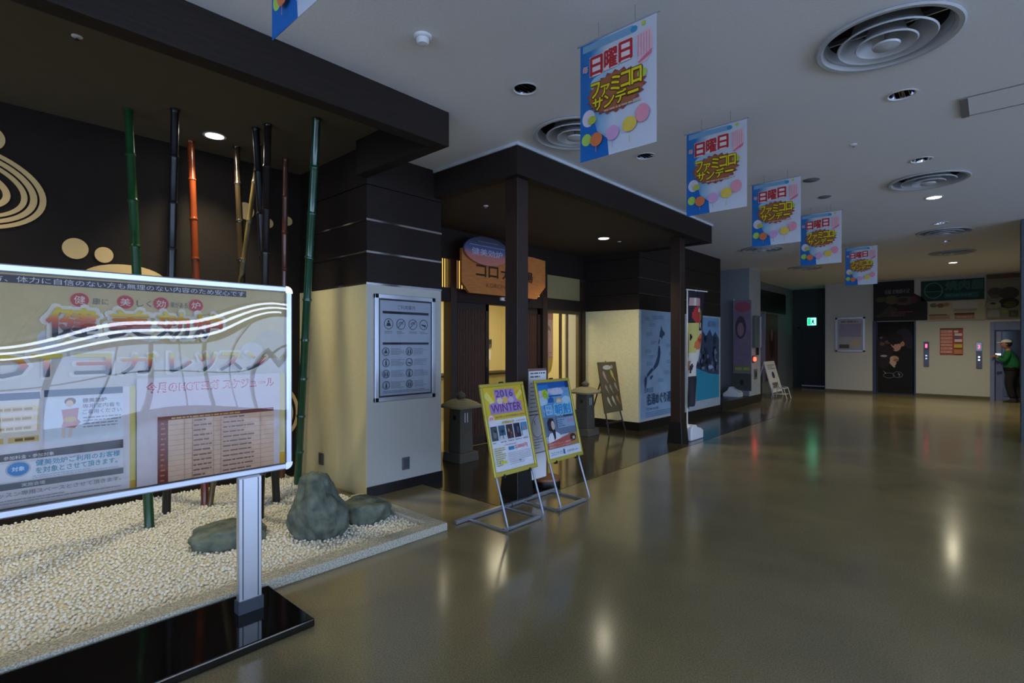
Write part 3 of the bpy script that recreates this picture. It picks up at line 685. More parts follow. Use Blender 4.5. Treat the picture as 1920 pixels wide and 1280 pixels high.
# bowed acrylic sheet
mb = MB(); ny, nz = 60, 36
for j in range(nz+1):
    for i in range(ny+1):
        u, v = i/ny, j/nz; y = YB0+0.032+(YB1-YB0-0.064)*u; z = ZB0+0.032+(ZB1-ZB0-0.064)*v
        bow = (0.048-0.026*min(1,max(0,(y-0.1)/1.2)))*math.sin(PI*v**0.52)+0.002*math.sin(3.1*y*2+2*z*3)+0.0012*math.sin(9*z+4*y)
        mb.v.append((XB+0.022+bow, y, z))
for j in range(nz):
    for i in range(ny):
        a = j*(ny+1)+i; mb.face((a, a+1, a+ny+2, a+ny+1))
build('acrylic_cover', mb, M_ACRYLIC, bd, smooth=True, fix=False)
# leg and base
def leg(y):
    l = build('leg', MB().box(-3.03,-2.99,y-0.06,y+0.06,0.1,0.776), M_ALU, bd, bevel=0.004)
    for q in (-0.040,0.040): build('groove', MB().box(-2.991,-2.9885,y+q-.002,y+q+.002,0.12,0.77), M_BLACK, l)
    build('leg_socket', MB().box(-3.04,-2.98,y-0.066,y+0.066,0.045,0.115), mat('grey_socket', (60,66,74), 0.4), l)
leg(1.17); leg(-0.05)
build('base', MB().box(-3.235,-2.66,-0.3,1.37,0.002,0.047), M_GLOSSB, bd, bevel=0.008)

# ================================================================ FRAMED NOTICE ON WALL
fn = thing('framed_notice', 'silver-framed guidance notice with round pictograms on the white wall', 'notice', (-4.5,3.31,1.47))
a, b, c, d = 2.935,3.695,0.925,2.0
for q in (MB().box(-4.52,-4.49,a,b,d-0.045,d), MB().box(-4.52,-4.49,a,b,c,c+0.045), MB().box(-4.52,-4.49,a,a+0.045,c,d), MB().box(-4.52,-4.49,b-0.045,b,c,d)):
    build('frame_bar', q, M_ALU, fn, bevel=0.004)
build('inner_edge', MB().box(-4.515,-4.497,a+0.045,b-0.045,c+0.045,d-0.045), mat('dark_edge', (44,50,58), 0.5), fn)
build('sheet', MB().box(-4.5,-4.4965,a+0.06,b-0.06,c+0.06,d-0.06), mat('blue_white_sheet', (176,186,200), 0.6, vary=0.02), fn)
P = printX(-4.4962, a+0.06, c+0.06, 0.0003)   # 0.64 x 0.955
INK = (54,62,76)
P.text('ご利用案内',0.21,0.87,0.43,0.915,INK,0.012).rect(0.03,0.822,0.61,0.848,(36,42,54)).rect(0.03,0.51,0.61,0.533,(40,46,58))
def picto(u, v, r, k):
    P.ring(u,v,r,r,0.006,INK)
    if k == 0: P.ell(u,v+r*0.45,r*0.2,r*0.2,INK).poly([(u-r*0.3,v+r*0.2),(u+r*0.3,v+r*0.2),(u+r*0.5,v-r*0.4),(u-r*0.5,v-r*0.4)],INK)
    if k == 1: P.ring(u,v-r*0.1,r*0.5,r*0.5,0.006,INK,seg=(0,PI)).poly([(u-r*0.7,v-r*0.62),(u-r*0.62,v-r*0.7),(u+r*0.7,v+r*0.62),(u+r*0.62,v+r*0.7)],INK)
    if k == 2: P.ell(u,v+r*0.5,r*0.14,r*0.14,INK).poly([(u-r*0.15,v+r*0.3),(u+r*0.15,v+r*0.3),(u+r*0.2,v-r*0.7),(u-r*0.2,v-r*0.7)],INK)
    if k == 3: P.poly([(u-r*0.6,v+r*0.1),(u+r*0.5,v-0.1*r),(u+r*0.5,v-r*0.5),(u-r*0.5,v-r*0.1)],INK)
    if k == 4:
        for s in (-1,1): P.ell(u+s*r*0.32,v+r*0.4,r*0.13,r*0.13,INK).poly([(u+s*r*0.32-r*0.15,v+r*0.2),(u+s*r*0.32+r*0.15,v+r*0.2),(u+s*r*0.32+r*0.12,v-r*0.6),(u+s*r*0.32-r*0.12,v-r*0.6)],INK)
for u, k in ((0.10,0),(0.25,1),(0.40,1),(0.54,3)): picto(u,0.72,0.055,k); P.lines(u-0.05,0.62,u+0.05,0.65,2,(110,118,130),0.35,seed=int(u*50))
for i, (k1, k2) in enumerate(((0,4),(2,3),(4,2),(2,4))):
    v = 0.44-i*0.112; picto(0.065,v,0.042,k1); picto(0.35,v,0.042,k2)
    P.lines(0.125,v-0.035,0.29,v+0.035,5,(120,128,142),0.35,seed=i); P.lines(0.41,v-0.035,0.59,v+0.035,5,(120,128,142),0.35,seed=i+9)
P.lines(0.03,0.02,0.61,0.05,2,(110,118,130),0.4,seed=5); P.done('print', fn)
mb = MB(); mb.v = [(-4.492,y,z) for y, z in ((a+.045,c+.045),(b-.045,c+.045),(b-.045,d-.045),(a+.045,d-.045))]; mb.face((0,1,2,3))
build('acrylic_cover', mb, M_ACRYLIC, fn, fix=False)
mb = MB()
for y in (a+0.02,b-0.02):
    for z in (c+0.02,d-0.02): build('screw', MB().tube([(-4.49,y,z),(-4.486,y,z)],0.006,8), M_BLACK, fn)

# ================================================================ ENTRANCE SIGN
sg = thing('shop_sign', 'orange wooden eight-sided shop sign above the entrance', 'sign', (-5.42,5.84,2.5))
y0, y1, z0, z1, ch = 4.92,6.76,2.22,2.88,0.14
pl = [(y0,z0+ch),(y0+ch,z0),(y1-ch*1.6,z0),(y1,z0+ch*1.5),(y1,z1-0.02),(y1-0.3,z1),(y0+0.3,z1),(y0,z1-0.05)]
build('board', MB().prism(pl,-5.46,-5.41), mat('orange_wood', (196,120,56), 0.5, vary=0.15, stretch=(1,1,8)), sg, bevel=0.006)
for q in (5.1,6.5): build('hanging_bracket', MB().box(-5.62,-5.46,q,q+.03,2.6,2.63), M_BLACK, sg)
P = printX(-5.4095,0,0,0.001)
for t_, a in (('コ',5.19),('ロ',5.44),('ナ',5.70),('の',5.97),('湯',6.23)): P.text(t_,a,2.47,a+0.2,2.63,(66,40,26),0.03)
P.text('KORONA NO YU',5.39,2.32,6.25,2.385,(140,84,46),0.0); P.done('lettering', sg)
ov = thing('oval_sign', 'oval blue and pink sign overlapping the orange shop sign', 'sign', (-5.35,5.38,2.83))
build('disc', MB().prism([(5.38+0.46*math.cos(2*PI*i/48), 2.83+0.205*math.sin(2*PI*i/48)) for i in range(48)],-5.40,-5.36),
      ramp_mat('dusk_print', [(0,(206,128,110)),(0.3,(196,120,112)),(0.5,(92,96,140)),(0.8,(60,66,92)),(1,(52,56,76))], 2, 2.63-2.83, 3.03-2.83), ov, bevel=0.006)
build('bracket', MB().box(-5.46,-5.40,5.3,5.36,2.9,2.94), M_BLACK, ov)
P = printX(-5.3595,0,0,0.001)
P.text('健美効炉',5.06,2.755,5.68,2.855,(190,200,226),0.012).lines(5.02,2.885,5.72,2.905,1,(140,150,190),0.6).lines(5.18,2.94,5.6,2.965,1,(110,120,110),0.6).lines(5.2,2.69,5.55,2.71,1,(180,130,130),0.5); P.done('lettering', ov)
# exit lamp above the door
sn = thing('door_sensor', 'small white door sensor on the dark rail below the orange sign', 'sensor', (-5.6,6.0,2.2)); build('body', MB().box(-5.61,-5.57,5.88,6.12,2.17,2.22), M_PLASTICW, sn, bevel=0.006); build('lens', MB().box(-5.57,-5.565,5.95,6.05,2.18,2.21), M_BLACK, sn)

# ================================================================ STONE LANTERNS
def lantern(x, y, label):
    t = thing('stone_lantern', label, 'lantern', (x,y,0), 'stone lanterns')
    build('plinth', MB().taper(x,y,0.17,0.17,0.16,0.16,0,0.12), M_STONE, t, bevel=0.012)
    build('shaft', MB().taper(x,y,0.115,0.115,0.1,0.1,0.12,0.70), M_STONE, t, bevel=0.008)
    for yy in (-0.03,0.012): build('window_slot', MB().box(x+0.100,x+0.109,y+yy,y+yy+0.013,0.50,0.62), mat('lantern_paper', (205,205,212), 0.6), t)
    build('moon_hole', MB().prism([(x-0.0+0.024*math.cos(2*PI*i/16), 0.56+0.03*math.sin(2*PI*i/16)) for i in range(16)], y-0.112, y-0.105, axis=1), M_BLACK, t)
    # four-sided umbrella roof with curved hips
    mb = MB(); N_=24; lv = ((0.70,0.10),(0.695,0.255),(0.72,0.26),(0.755,0.20),(0.785,0.12),(0.80,0.05))
    for z, r in lv:
        for i in range(N_):
            th = 2*PI*i/N_+PI/4; sq = 1/max(abs(math.cos(th-PI/4)),abs(math.sin(th-PI/4)))
            k = 1+0.12*(sq-1)
            mb.v.append((x+r*k*math.cos(th-PI/4), y+r*k*math.sin(th-PI/4), z-0.02*(sq-1)*(r/0.26)))
    for j in range(len(lv)-1):
        for i in range(N_): a_ = j*N_+i; b_ = j*N_+(i+1) % N_; mb.face((a_,b_,b_+N_,a_+N_))
    mb.face(range(N_)); mb.face(range((len(lv)-1)*N_,len(lv)*N_))
    build('roof', mb, mat('lantern_roof', (136,128,96), 0.85, vary=0.15, scale=60, bump=0.4), t, smooth=True)
    build('finial', MB().lathe([(0.03,0.79),(0.045,0.80),(0.062,0.825),(0.06,0.85),(0.04,0.87),(0.015,0.885),(0.003,0.895)],x,y,20), M_STONE, t, smooth=True)
lantern(-5.08,4.60,'stone lantern between the framed notice wall and the yellow sign stand')
lantern(-4.99,7.29,'stone lantern beside the small brown menu easel')

# ================================================================ SIGN STANDS (yellow frames)
def stand(y0, label, art):
    """poster frame 0.54 x 0.75 leaning back on a bent steel tube stand"""
    t = thing('sign_stand', label, 'sign stand', (-3.05,y0+0.27,0), 'yellow framed sign stands')
    xb, zb, xt, zt = -2.95,0.425,-3.125,1.165
    U = Vector((0,1,0)); V = Vector((xt-xb,0,zt-zb)); hh = V.length; V.normalize(); Nn = Vector((V.z,0,-V.x))
    O = Vector((xb,y0,zb)); W = 0.54
    def slabp(mb, u0, v0, u1, v1, d0, d1):
        n_ = len(mb.v)
        for d_ in (d0,d1):
            for u, v in ((u0,v0),(u1,v0),(u1,v1),(u0,v1)): mb.v.append(tuple(O+U*u+V*v+Nn*d_))
        for q in ((3,2,1,0),(4,5,6,7),(0,1,5,4),(1,2,6,5),(2,3,7,6),(3,0,4,7)): mb.face([n_+i for i in q])
        return mb
    e = 0.028
    for r in ((0,0,W,e+0.01),(0,hh-e,W,hh),(0,e,e,hh-e),(W-e,e,W,hh-e)): build('frame_bar', slabp(MB(),*r,-0.012,0.012), M_YFRAME, t, bevel=0.005)
    build('backing', slabp(MB(),e,e,W-e,hh-e,-0.008,-0.002), M_PAPER, t)
    p = Print(O-Nn*0.0018,U,V,Nn,0.00025); art(p, e, e+0.008, W-e, hh-e); p.done('print', t)
    mb = MB(); mb.v = [tuple(O+U*u+V*v+Nn*0.009) for u, v in ((e,e),(W-e,e),(W-e,hh-e),(e,hh-e))]; mb.face((0,1,2,3))
    build('acrylic_cover', mb, M_GLASS, t, fix=False)
    for yy in (y0+0.045,y0+0.495):
        pts = [Vector((xt-0.022,yy,zt-0.03)), Vector((xb-0.022,yy,zb)), Vector((-2.86,yy,0.10)), Vector((-2.843,yy,0.045)), Vector((-2.85,yy,0.02)), Vector((-2.88,yy,0.012)), Vector((-3.3,yy,0.012))]
        build('leg', MB().tube(pts,0.0095,10), M_STEEL, t, smooth=True)
    build('front_rail', MB().box(-2.905,-2.87,y0+0.05,y0+0.49,0.004,0.026), M_STEEL, t, bevel=0.003)
    build('rear_rail', MB().box(-3.325,-3.285,y0-0.10,y0+0.58,0.004,0.03), M_STEEL, t, bevel=0.003)
    mb = MB()
    for u in (0.10,0.42): build('clip', slabp(MB(),u,-0.016,u+0.02,0.012,-0.016,0.016), M_BLACK, t)
    build('hanger', slabp(MB(),0.25,hh-0.01,0.29,hh+0.012,-0.016,0.004), M_BLACK, t)
    return t
def art_winter(p, u0, v0, u1, v1):
    W, Hh = u1-u0, v1-v0
    def X(f): return u0+W*f
    def Y(f): return v0+Hh*f
    p.rect(u0,v0,u1,v1,(226,228,236)).rect(u0,Y(0.60),u1,v1,(222,196,44)).poly([(X(0.0),Y(0.9)),(X(0.1),Y(0.95)),(X(0.35),Y(0.72)),(X(0.3),Y(0.68))],(232,224,120)).ell(X(0.88),Y(0.92),0.025,0.02,(226,170,60)).poly([(X(0.95),Y(0.95)),(X(1),Y(0.9)),(X(0.7),Y(0.75)),(X(0.68),Y(0.78))],(232,222,110))
    LIL = (176,148,206)
    p.poly([(X(0.27),Y(0.97)),(X(0.78),Y(0.965)),(X(0.8),Y(0.86)),(X(0.86),Y(0.80)),(X(0.93),Y(0.80)),(X(0.93),Y(0.67)),(X(0.12),Y(0.67)),(X(0.1),Y(0.79)),(X(0.28),Y(0.82))],LIL)
    p.text('2016',X(0.30),Y(0.87),X(0.74),Y(0.955),(92,62,132),0.02).text('WINTER',X(0.14),Y(0.69),X(0.91),Y(0.785),(112,58,120),0.02)
    p.ell(X(0.38),Y(0.825),0.035,0.028,(232,214,190)).ell(X(0.52),Y(0.83),0.035,0.03,(236,196,110)).ell(X(0.67),Y(0.825),0.035,0.026,(214,190,214))
    p.ell(X(0.10),Y(0.62),0.035,0.032,(238,214,214)).text('前売',X(0.06),Y(0.605),X(0.145),Y(0.64),(200,90,110),0.02)
    p.text('2016年 この冬の映画のご案内',X(0.2),Y(0.618),X(0.97),Y(0.645),(130,90,140),0.01)
    p.text('前売鑑賞券好評',X(0.34),Y(0.545),X(0.66),Y(0.575),(206,170,40),0.02).lines(X(0.7),Y(0.55),X(0.95),Y(0.57),1,(160,160,170))
    cols = ((70,84,88),(60,100,130),(66,48,52),(34,38,66),(90,150,190))
    for i, c_ in enumerate(cols):
        a = X(0.04+i*0.192); p.rect(a,Y(0.36),a+W*0.155,Y(0.53),c_)
        if i == 0: p.ell(a+W*0.08,Y(0.43),0.02,0.03,(120,128,126)).ell(a+W*0.10,Y(0.47),0.015,0.012,(30,36,44))
        if i == 1: p.rect(a,Y(0.36),a+W*0.155,Y(0.41),(200,210,214)).poly([(a+W*0.07,Y(0.37)),(a+W*0.085,Y(0.37)),(a+W*0.085,Y(0.45)),(a+W*0.07,Y(0.45))],(24,36,44)).ell(a+W*0.08,Y(0.46),0.022,0.012,(28,44,56))
        if i == 2: p.ell(a+W*0.05,Y(0.46),0.01,0.015,(180,140,120)).ell(a+W*0.10,Y(0.42),0.01,0.015,(150,110,96)).ell(a+W*0.08,Y(0.39),0.02,0.02,(96,70,76))
        if i == 3: p.poly([(a+W*0.02,Y(0.37)),(a+W*0.05,Y(0.37)),(a+W*0.04,Y(0.44))],(180,40,60)).ell(a+W*0.09,Y(0.45),0.014,0.03,(80,100,130))
        if i == 4: p.rect(a,Y(0.36),a+W*0.155,Y(0.43),(210,216,224)).ell(a+W*0.08,Y(0.46),0.016,0.012,(220,120,120))
        p.lines(a,Y(0.32),a+W*0.14,Y(0.35),1,(150,150,160),0.4,seed=i)
    p.lines(X(0.05),Y(0.06),X(0.30),Y(0.28),9,(190,180,110),0.5,seed=3).rect(X(0.14),Y(0.085),X(0.30),Y(0.115),(206,210,60)).lines(X(0.3),Y(0.285),X(0.6),Y(0.3),1,(180,130,130))
    p.rect(X(0.40),Y(0.225),X(0.53),Y(0.265),(40,140,180)).text('2,000円',X(0.55),Y(0.225),X(0.88),Y(0.275),(206,80,92),0.02)
    p.lines(X(0.36),Y(0.05),X(0.95),Y(0.20),7,(170,170,186),0.35,seed=6).ell(X(0.63),Y(0.085),0.012,0.008,(60,150,140))
def art_morning(p, u0, v0, u1, v1):
    W, Hh = u1-u0, v1-v0
    def X(f): return u0+W*f
    def Y(f): return v0+Hh*f
    p.rect(u0,v0,u1,v1,(214,220,228)).rect(u0,Y(0.28),u1,v1,(120,168,206)).rect(u0,Y(0.28),u1,Y(0.54),(112,132,156))
    p.rect(u0,Y(0.92),u1,v1,(20,96,176)).rect(X(0.0),Y(0.88),X(0.35),Y(0.97),(40,130,200)).rect(X(0.90),Y(0.91),X(1.0),v1,(12,50,120))
    for a, b, r, q in ((0.1,0.75,0.10,0.04),(0.85,0.72,0.1,0.05),(0.6,0.86,0.12,0.04),(0.25,0.62,0.1,0.03),(0.8,0.6,0.1,0.03),(0.5,0.58,0.12,0.02)): p.ell(X(a),Y(b),r*0.8,q,(186,212,228))
    p.text('朝',X(0.03),Y(0.80),X(0.14),Y(0.90),(216,200,226),0.03).ell(X(0.21),Y(0.845),0.042,0.045,(190,214,40)).text('6',X(0.15),Y(0.80),X(0.27),Y(0.895),(150,190,30),0.04).text('時朝風呂',X(0.31),Y(0.835),X(0.76),Y(0.91),(226,214,232),0.03)
    p.rect(X(0.32),Y(0.80),X(0.72),Y(0.82),(20,90,160)).poly([(X(0.26),Y(0.72)),(X(0.44),Y(0.72)),(X(0.44),Y(0.78)),(X(0.36),Y(0.80)),(X(0.27),Y(0.76))],(24,100,176))
    p.poly([(X(0.60)+0.052*math.cos(PI*i/16), Y(0.71)+0.05*math.sin(PI*i/16)) for i in range(17)],(196,178,110)).poly([(X(0.60)+0.038*math.cos(PI*i/16), Y(0.71)+0.036*math.sin(PI*i/16)) for i in range(17)],(222,198,196))
    CY = (30,140,196)
    p.rect(X(0.12),Y(0.55),X(0.37),Y(0.70),CY).rect(X(0.14),Y(0.56),X(0.35),Y(0.69),(170,208,228)).text('早起',X(0.16),Y(0.63),X(0.33),Y(0.68),CY,0.02).text('得々',X(0.16),Y(0.57),X(0.33),Y(0.62),CY,0.02)
    p.text('朝割',X(0.40),Y(0.545),X(0.94),Y(0.70),(150,206,230),0.09).text('朝割',X(0.42),Y(0.555),X(0.92),Y(0.69),CY,0.03)
    p.rect(X(0.65),Y(0.51),X(0.95),Y(0.535),(44,70,96)).rect(X(0.42),Y(0.37),X(0.98),Y(0.50),(150,176,200)).lines(X(0.44),Y(0.38),X(0.66),Y(0.49),4,(84,110,150),0.5).text('650円',X(0.74),Y(0.43),X(0.96),Y(0.475),(206,130,150),0.02)
    # printed woman
    p.poly([(X(0.05),Y(0.17)),(X(0.46),Y(0.20)),(X(0.44),Y(0.29)),(X(0.34),Y(0.33)),(X(0.14),Y(0.32)),(X(0.06),Y(0.27))],(226,228,236)).poly([(X(0.12),Y(0.46)),(X(0.20),Y(0.52)),(X(0.30),Y(0.51)),(X(0.33),Y(0.45)),(X(0.30),Y(0.25)),(X(0.25),Y(0.22)),(X(0.22),Y(0.34)),(X(0.13),Y(0.36))],(40,36,44)).ell(X(0.27),Y(0.42),0.026,0.042,(214,192,184))
    p.poly([(u0,Y(0.12)),(X(0.78),Y(0.20)),(X(0.85),Y(0.28)),(u0,Y(0.19))],(188,96,84)).rect(u0,Y(0.12),X(0.75),Y(0.20),(188,96,84)).rect(X(0.75),Y(0.12),u1,Y(0.28),(176,140,70)).ell(X(0.83),Y(0.22),0.05,0.035,(60,44,40)).ell(X(0.85),Y(0.21),0.02,0.015,(200,190,180)).ell(X(0.78),Y(0.18),0.016,0.012,(150,60,50))
    p.text('朝風呂でリフレッシュ朝食付',X(0.04),Y(0.162),X(0.72),Y(0.19),(236,214,206),0.01).text('朝割モーニング1000円',X(0.04),Y(0.128),X(0.72),Y(0.153),(236,214,206),0.01)
    p.rect(u0,v0,u1,Y(0.115),(214,220,226)).text('コロナの湯',X(0.05),Y(0.03),X(0.50),Y(0.08),(56,66,84),0.01).rect(X(0.44),Y(0.025),X(0.485),Y(0.09),(40,90,150)).text('営業時間 6:00~',X(0.56),Y(0.035),X(0.94),Y(0.065),(84,94,110),0.0)
stand(3.03,'yellow framed sign stand with the yellow and lilac 2016 winter poster',art_winter)
stand(3.725,'yellow framed sign stand with the blue morning discount poster',art_morning)

# tall paper notice stand behind
ns = thing('notice_stand', 'narrow white paper notice on a round wooden foot behind the blue poster stand', 'notice stand', (-3.52,4.34,0))
build('panel', MB().box(-3.47,-3.455,4.05,4.33,0.12,1.25), M_PAPER, ns)
build('foot', MB().lathe([(0.15,0.004),(0.155,0.02),(0.15,0.07)],-3.50,4.38,28), M_BLACK, ns, smooth=True)
build('foot_top', MB().lathe([(0.155,0.07),(0.16,0.08),(0.155,0.10)],-3.50,4.38,28), mat('red_wood_top', (128,78,48), 0.4), ns, smooth=True)
P = printX(-3.4548,4.05,0.12,0.0003)
P.rect(0,1.105,0.28,1.13,(128,100,92)).lines(0.02,1.03,0.26,1.10,2,(96,110,112),0.45).rect(0,0.69,0.28,0.70,(110,104,104)).rect(0,0.655,0.28,0.665,(110,104,104)).ring(0.14,0.54,0.10,0.12,0.006,(96,92,92)).poly([(0.075,0.60),(0.085,0.605),(0.10,0.56),(0.095,0.555)],(96,92,92))
P.lines(0.02,0.72,0.26,1.0,7,(150,150,156),0.25,seed=2).lines(0.02,0.30,0.26,0.42,4,(140,140,146),0.3,seed=3).rect(0,0.26,0.28,0.27,(110,104,104)); P.done('print', ns)

# small menu easel
me_ = thing('menu_easel', 'small brown easel board with pale feather shapes in front of the cream wall', 'easel', (-4.75,7.64,0))
xb, zb, xt, zt, y0, W = -4.66,0.37,-4.80,1.20,7.36,0.55
U = Vector((0,1,0)); V = Vector((xt-xb,0,zt-zb)); hh = V.length; V.normalize(); Nn = Vector((V.z,0,-V.x)); O = Vector((xb,y0,zb))
def slabq(mb, u0, v0, u1, v1, d0, d1, sh=0.0):
    n_ = len(mb.v)
    for d_ in (d0,d1):
        for u, v in ((u0,v0),(u1,v0),(u1,v1),(u0,v1)): mb.v.append(tuple(O+U*u+V*v+Nn*d_))
    for q in ((3,2,1,0),(4,5,6,7),(0,1,5,4),(1,2,6,5),(2,3,7,6),(3,0,4,7)): mb.face([n_+i for i in q])
    return mb
build('board', slabq(MB(),0,0,W,hh,-0.01,0.01), mat('menu_brown', (98,84,58), 0.6), me_)
p = Print(O+Nn*0.0102,U,V,Nn,0.0004)
p.ell(W*0.45,hh*0.89,0.13,0.04,(196,190,170),n=10).ell(W*0.72,hh*0.90,0.03,0.035,(170,160,140))
def feather(u, v, s, c):
    pts = [(-0.9,1.0),(-0.5,1.25),(0.0,0.9),(0.45,0.2),(0.5,-0.2),(1.2,-1.1),(1.0,-1.2),(0.2,-0.5),(-0.35,-0.2),(-0.85,0.4)]
    p.poly([(u+a*s*0.75,v+b*s) for a, b in pts], c)
for u, v, s, c_ in ((0.27,0.70,0.085,(176,150,136)),(0.70,0.72,0.085,(190,180,90)),(0.28,0.46,0.065,(160,152,134)),(0.52,0.46,0.065,(160,152,134)),(0.80,0.49,0.065,(170,160,140)),(0.30,0.21,0.07,(196,188,170)),(0.56,0.22,0.07,(196,188,170)),(0.80,0.23,0.065,(186,134,84))):
    feather(W*u,hh*v,s,c_)
p.done('print', me_)
for yy in (7.42,7.87): build('leg', MB().tube([(xt-0.02,yy,zt-0.02),(xb-0.02,yy,zb),(-4.60,yy+(0.05 if yy > 7.6 else -0.02),0.008)],0.012,8), M_WOODV, me_)
build('leg', MB().tube([(xt-0.03,7.64,zt-0.05),(-5.18,7.62,0.008)],0.012,8), M_WOODV, me_)
build('cross_bar', slabq(MB(),0.02,-0.18,W,-0.15,-0.03,-0.01), M_WOODV, me_)
build('hook', MB().tube([O+U*W*0.45+V*hh, O+U*W*0.45+V*(hh+0.02)],0.006,6), M_BLACK, me_)

# ================================================================ LARGE WALL POSTERS
bp = thing('wall_poster', 'tall blue poster with a dark map of the Japanese islands', 'poster', (-4.495,8.95,1.1), 'bath wall posters')
build('sheet', MB().box(-4.5,-4.494,8.24,9.75,0.19,2.09), mat('sky_blue_sheet', (146,174,200), 0.6, vary=0.10, scale=3), bp)
P = printX(-4.4938,8.24,0.19,0.0008)
DK = (54,76,104)
# map of the islands: u 0..1.1 visible part, v 0..1.9
P.poly([(0.710,1.52),(0.750,1.60),(0.765,1.66),(0.810,1.58),(0.900,1.52),(0.910,1.48),(0.840,1.46),(0.790,1.40),(0.740,1.44),(0.690,1.43)],DK)
P.poly([(0.690,1.42),(0.710,1.38),(0.675,1.30),(0.650,1.33)],DK)
P.poly([(0.665,1.29),(0.710,1.27),(0.740,1.16),(0.710,1.05),(0.670,0.96),(0.610,0.90),(0.530,0.865),(0.480,0.84),(0.450,0.90),(0.510,0.95),(0.570,1.02),(0.620,1.10),(0.630,1.20)],DK)
P.poly([(0.470,0.85),(0.380,0.80),(0.270,0.74),(0.210,0.72),(0.220,0.78),(0.310,0.84),(0.410,0.89)],DK).poly([(0.330,0.73),(0.410,0.76),(0.450,0.74),(0.390,0.69),(0.330,0.68)],DK).poly([(0.160,0.75),(0.220,0.72),(0.210,0.62),(0.170,0.52),(0.130,0.58),(0.120,0.68)],DK)
for i, (u, v) in enumerate(((0.15,1.72),(0.3,1.62),(0.2,1.45),(0.35,1.3),(0.15,1.15),(0.3,1.05),(0.2,0.93),(0.95,1.25),(1.05,1.1),(0.95,0.95),(0.85,0.75),(1.1,0.82),(1.1,1.6),(0.62,1.76),(0.6,0.62),(0.4,1.75))):
    P.lines(u,v,u+0.22,v+0.07,3,(98,126,166),0.4,seed=i)
P.text('日本全国',0.10,0.455,0.42,0.545,DK,0.0).text('名湯めぐり湯',0.20,0.235,1.12,0.435,(50,70,100),0.02).text('日本名湯',0.2,0.14,0.62,0.19,(80,104,138),0.0)
P.lines(0.15,0.02,1.4,0.12,3,(98,122,156),0.35,seed=21); P.done('print', bp)
pp2 = thing('wall_poster', 'tall photo poster of rocks above turquoise bath water', 'poster', (-4.495,10.9,1.1), 'bath wall posters')
build('sheet', MB().box(-4.5,-4.494,10.05,11.83,0.17,2.1), mat('pale_sheet', (176,186,190), 0.6), pp2)
P = printX(-4.4938,10.05,0.17,0.0008)
P.rect(0.02,0.16,1.72,1.90,(120,160,196)).poly([(0.02,0.16),(1.72,0.16),(1.72,0.66),(1.2,0.70),(0.6,0.84),(0.02,0.92)],(44,150,176))
P.poly([(0.02,0.90),(0.6,0.82),(1.2,0.70),(1.72,0.66),(1.72,1.45),(1.5,1.6),(1.35,1.5),(1.2,1.65),(1.0,1.5),(0.8,1.62),(0.5,1.5),(0.02,1.6)],(58,74,98))
rnd = random.Random(4)
for i in range(46): P.ell(rnd.uniform(0.1,1.62),rnd.uniform(0.78,1.45),rnd.uniform(0.03,0.1),rnd.uniform(0.03,0.08),rnd.choice(((40,54,76),(74,90,118),(104,112,140),(34,44,56),(120,130,156))),n=7)
P.ell(1.15,0.84,0.14,0.04,(160,180,204),n=9).text('露天風呂',1.05,1.70,1.55,1.82,(84,110,150),0.0); P.done('print', pp2)

# ================================================================ FOOD FLAG
ff = thing('food_flag', 'narrow hanging food flag on a white pole beside the far canopy post', 'flag', (-3.5,8.0,0))
build('base_tank', MB().prism([(7.86,0.005),(8.32,0.005),(8.32,0.13),(8.24,0.17),(8.10,0.20),(8.06,0.24),(7.92,0.24),(7.86,0.17)],-3.70,-3.42), M_PLASTICW, ff, bevel=0.02)
for q in (7.9,8.2): build('tank_foot', MB().box(-3.68,-3.44,q,q+.05,0.0,0.012), M_BLACK, ff)
build('pole', MB().tube([(-3.53,7.95,0.2),(-3.52,7.93,2.36)],0.011,8), M_PLASTICW, ff)
build('cross_arm', MB().tube([(-3.52,7.90,2.35),(-3.5,8.66,2.37)],0.010,8), M_PLASTICW, ff)
KR = [(2.33,7.94,8.60),(2.20,7.95,8.60),(1.9,7.93,8.55),(1.6,7.92,8.47),(1.32,7.90,8.37),(1.1,7.88,8.24),(0.9,7.86,8.24),(0.7,7.84,8.17),(0.55,7.82,8.13),(0.50,7.85,8.08)]
rows = []
for k in range(74):
    z = 2.33-k*0.025
    for (z1,a1,b1),(z2,a2,b2) in zip(KR,KR[1:]):
        if z1 >= z >= z2: f_ = (z1-z)/(z1-z2); rows.append((z,a1+(a2-a1)*f_,b1+(b2-b1)*f_)); break
mb = MB(); nu = 24
for k, (z, ya, yb) in enumerate(rows):
    for i in range(nu+1):
        u = i/nu; mb.v.append((-3.50+0.03*math.sin(u*7+z*2.2)+0.015*math.sin(z*5), ya+(yb-ya)*u, z+0.02*u))
def fcol(k, i):
    z = rows[k][0]; u = (i+0.5)/nu
    def E(cu,cz,a_,b_): return ((u-cu)/a_)**2+((z-cz)/b_)**2 < 1
    if 2.12 < z < 2.24 and 0.12 < u < 0.8: return 4 if (int(u*14)%4) else 1
    if E(.72,1.80,.13,.05): return 6 if E(.72,1.80,.06,.025) and False else (9 if E(.72,1.80,.07,.03) else 1)
    if E(.62,2.05,.12,.04): return 1
    if E(.50,1.97,.24,.14): return 2 if u < .58 else 6
    if E(.78,1.98,.14,.10): return 5
    if E(.75,1.60,.24,.08): return 6 if z > 1.6 else 2
    if E(.60,1.50,.2,.08): return 6
    if E(.22,1.62,.06,.06): return 0
    if 1.36 < z < 1.84 and u < .55: return 3
    if 1.25 < z < 1.72 and u < .95: return 1
    if E(.5,1.12,.07,.08) or E(.85,1.18,.1,.08): return 0
    if 0.98 < z <= 1.25: return 7 if u < .42 else (1 if u < .85 else 8)
    return 0 if u < 0.9 or z > 0.85 else 8
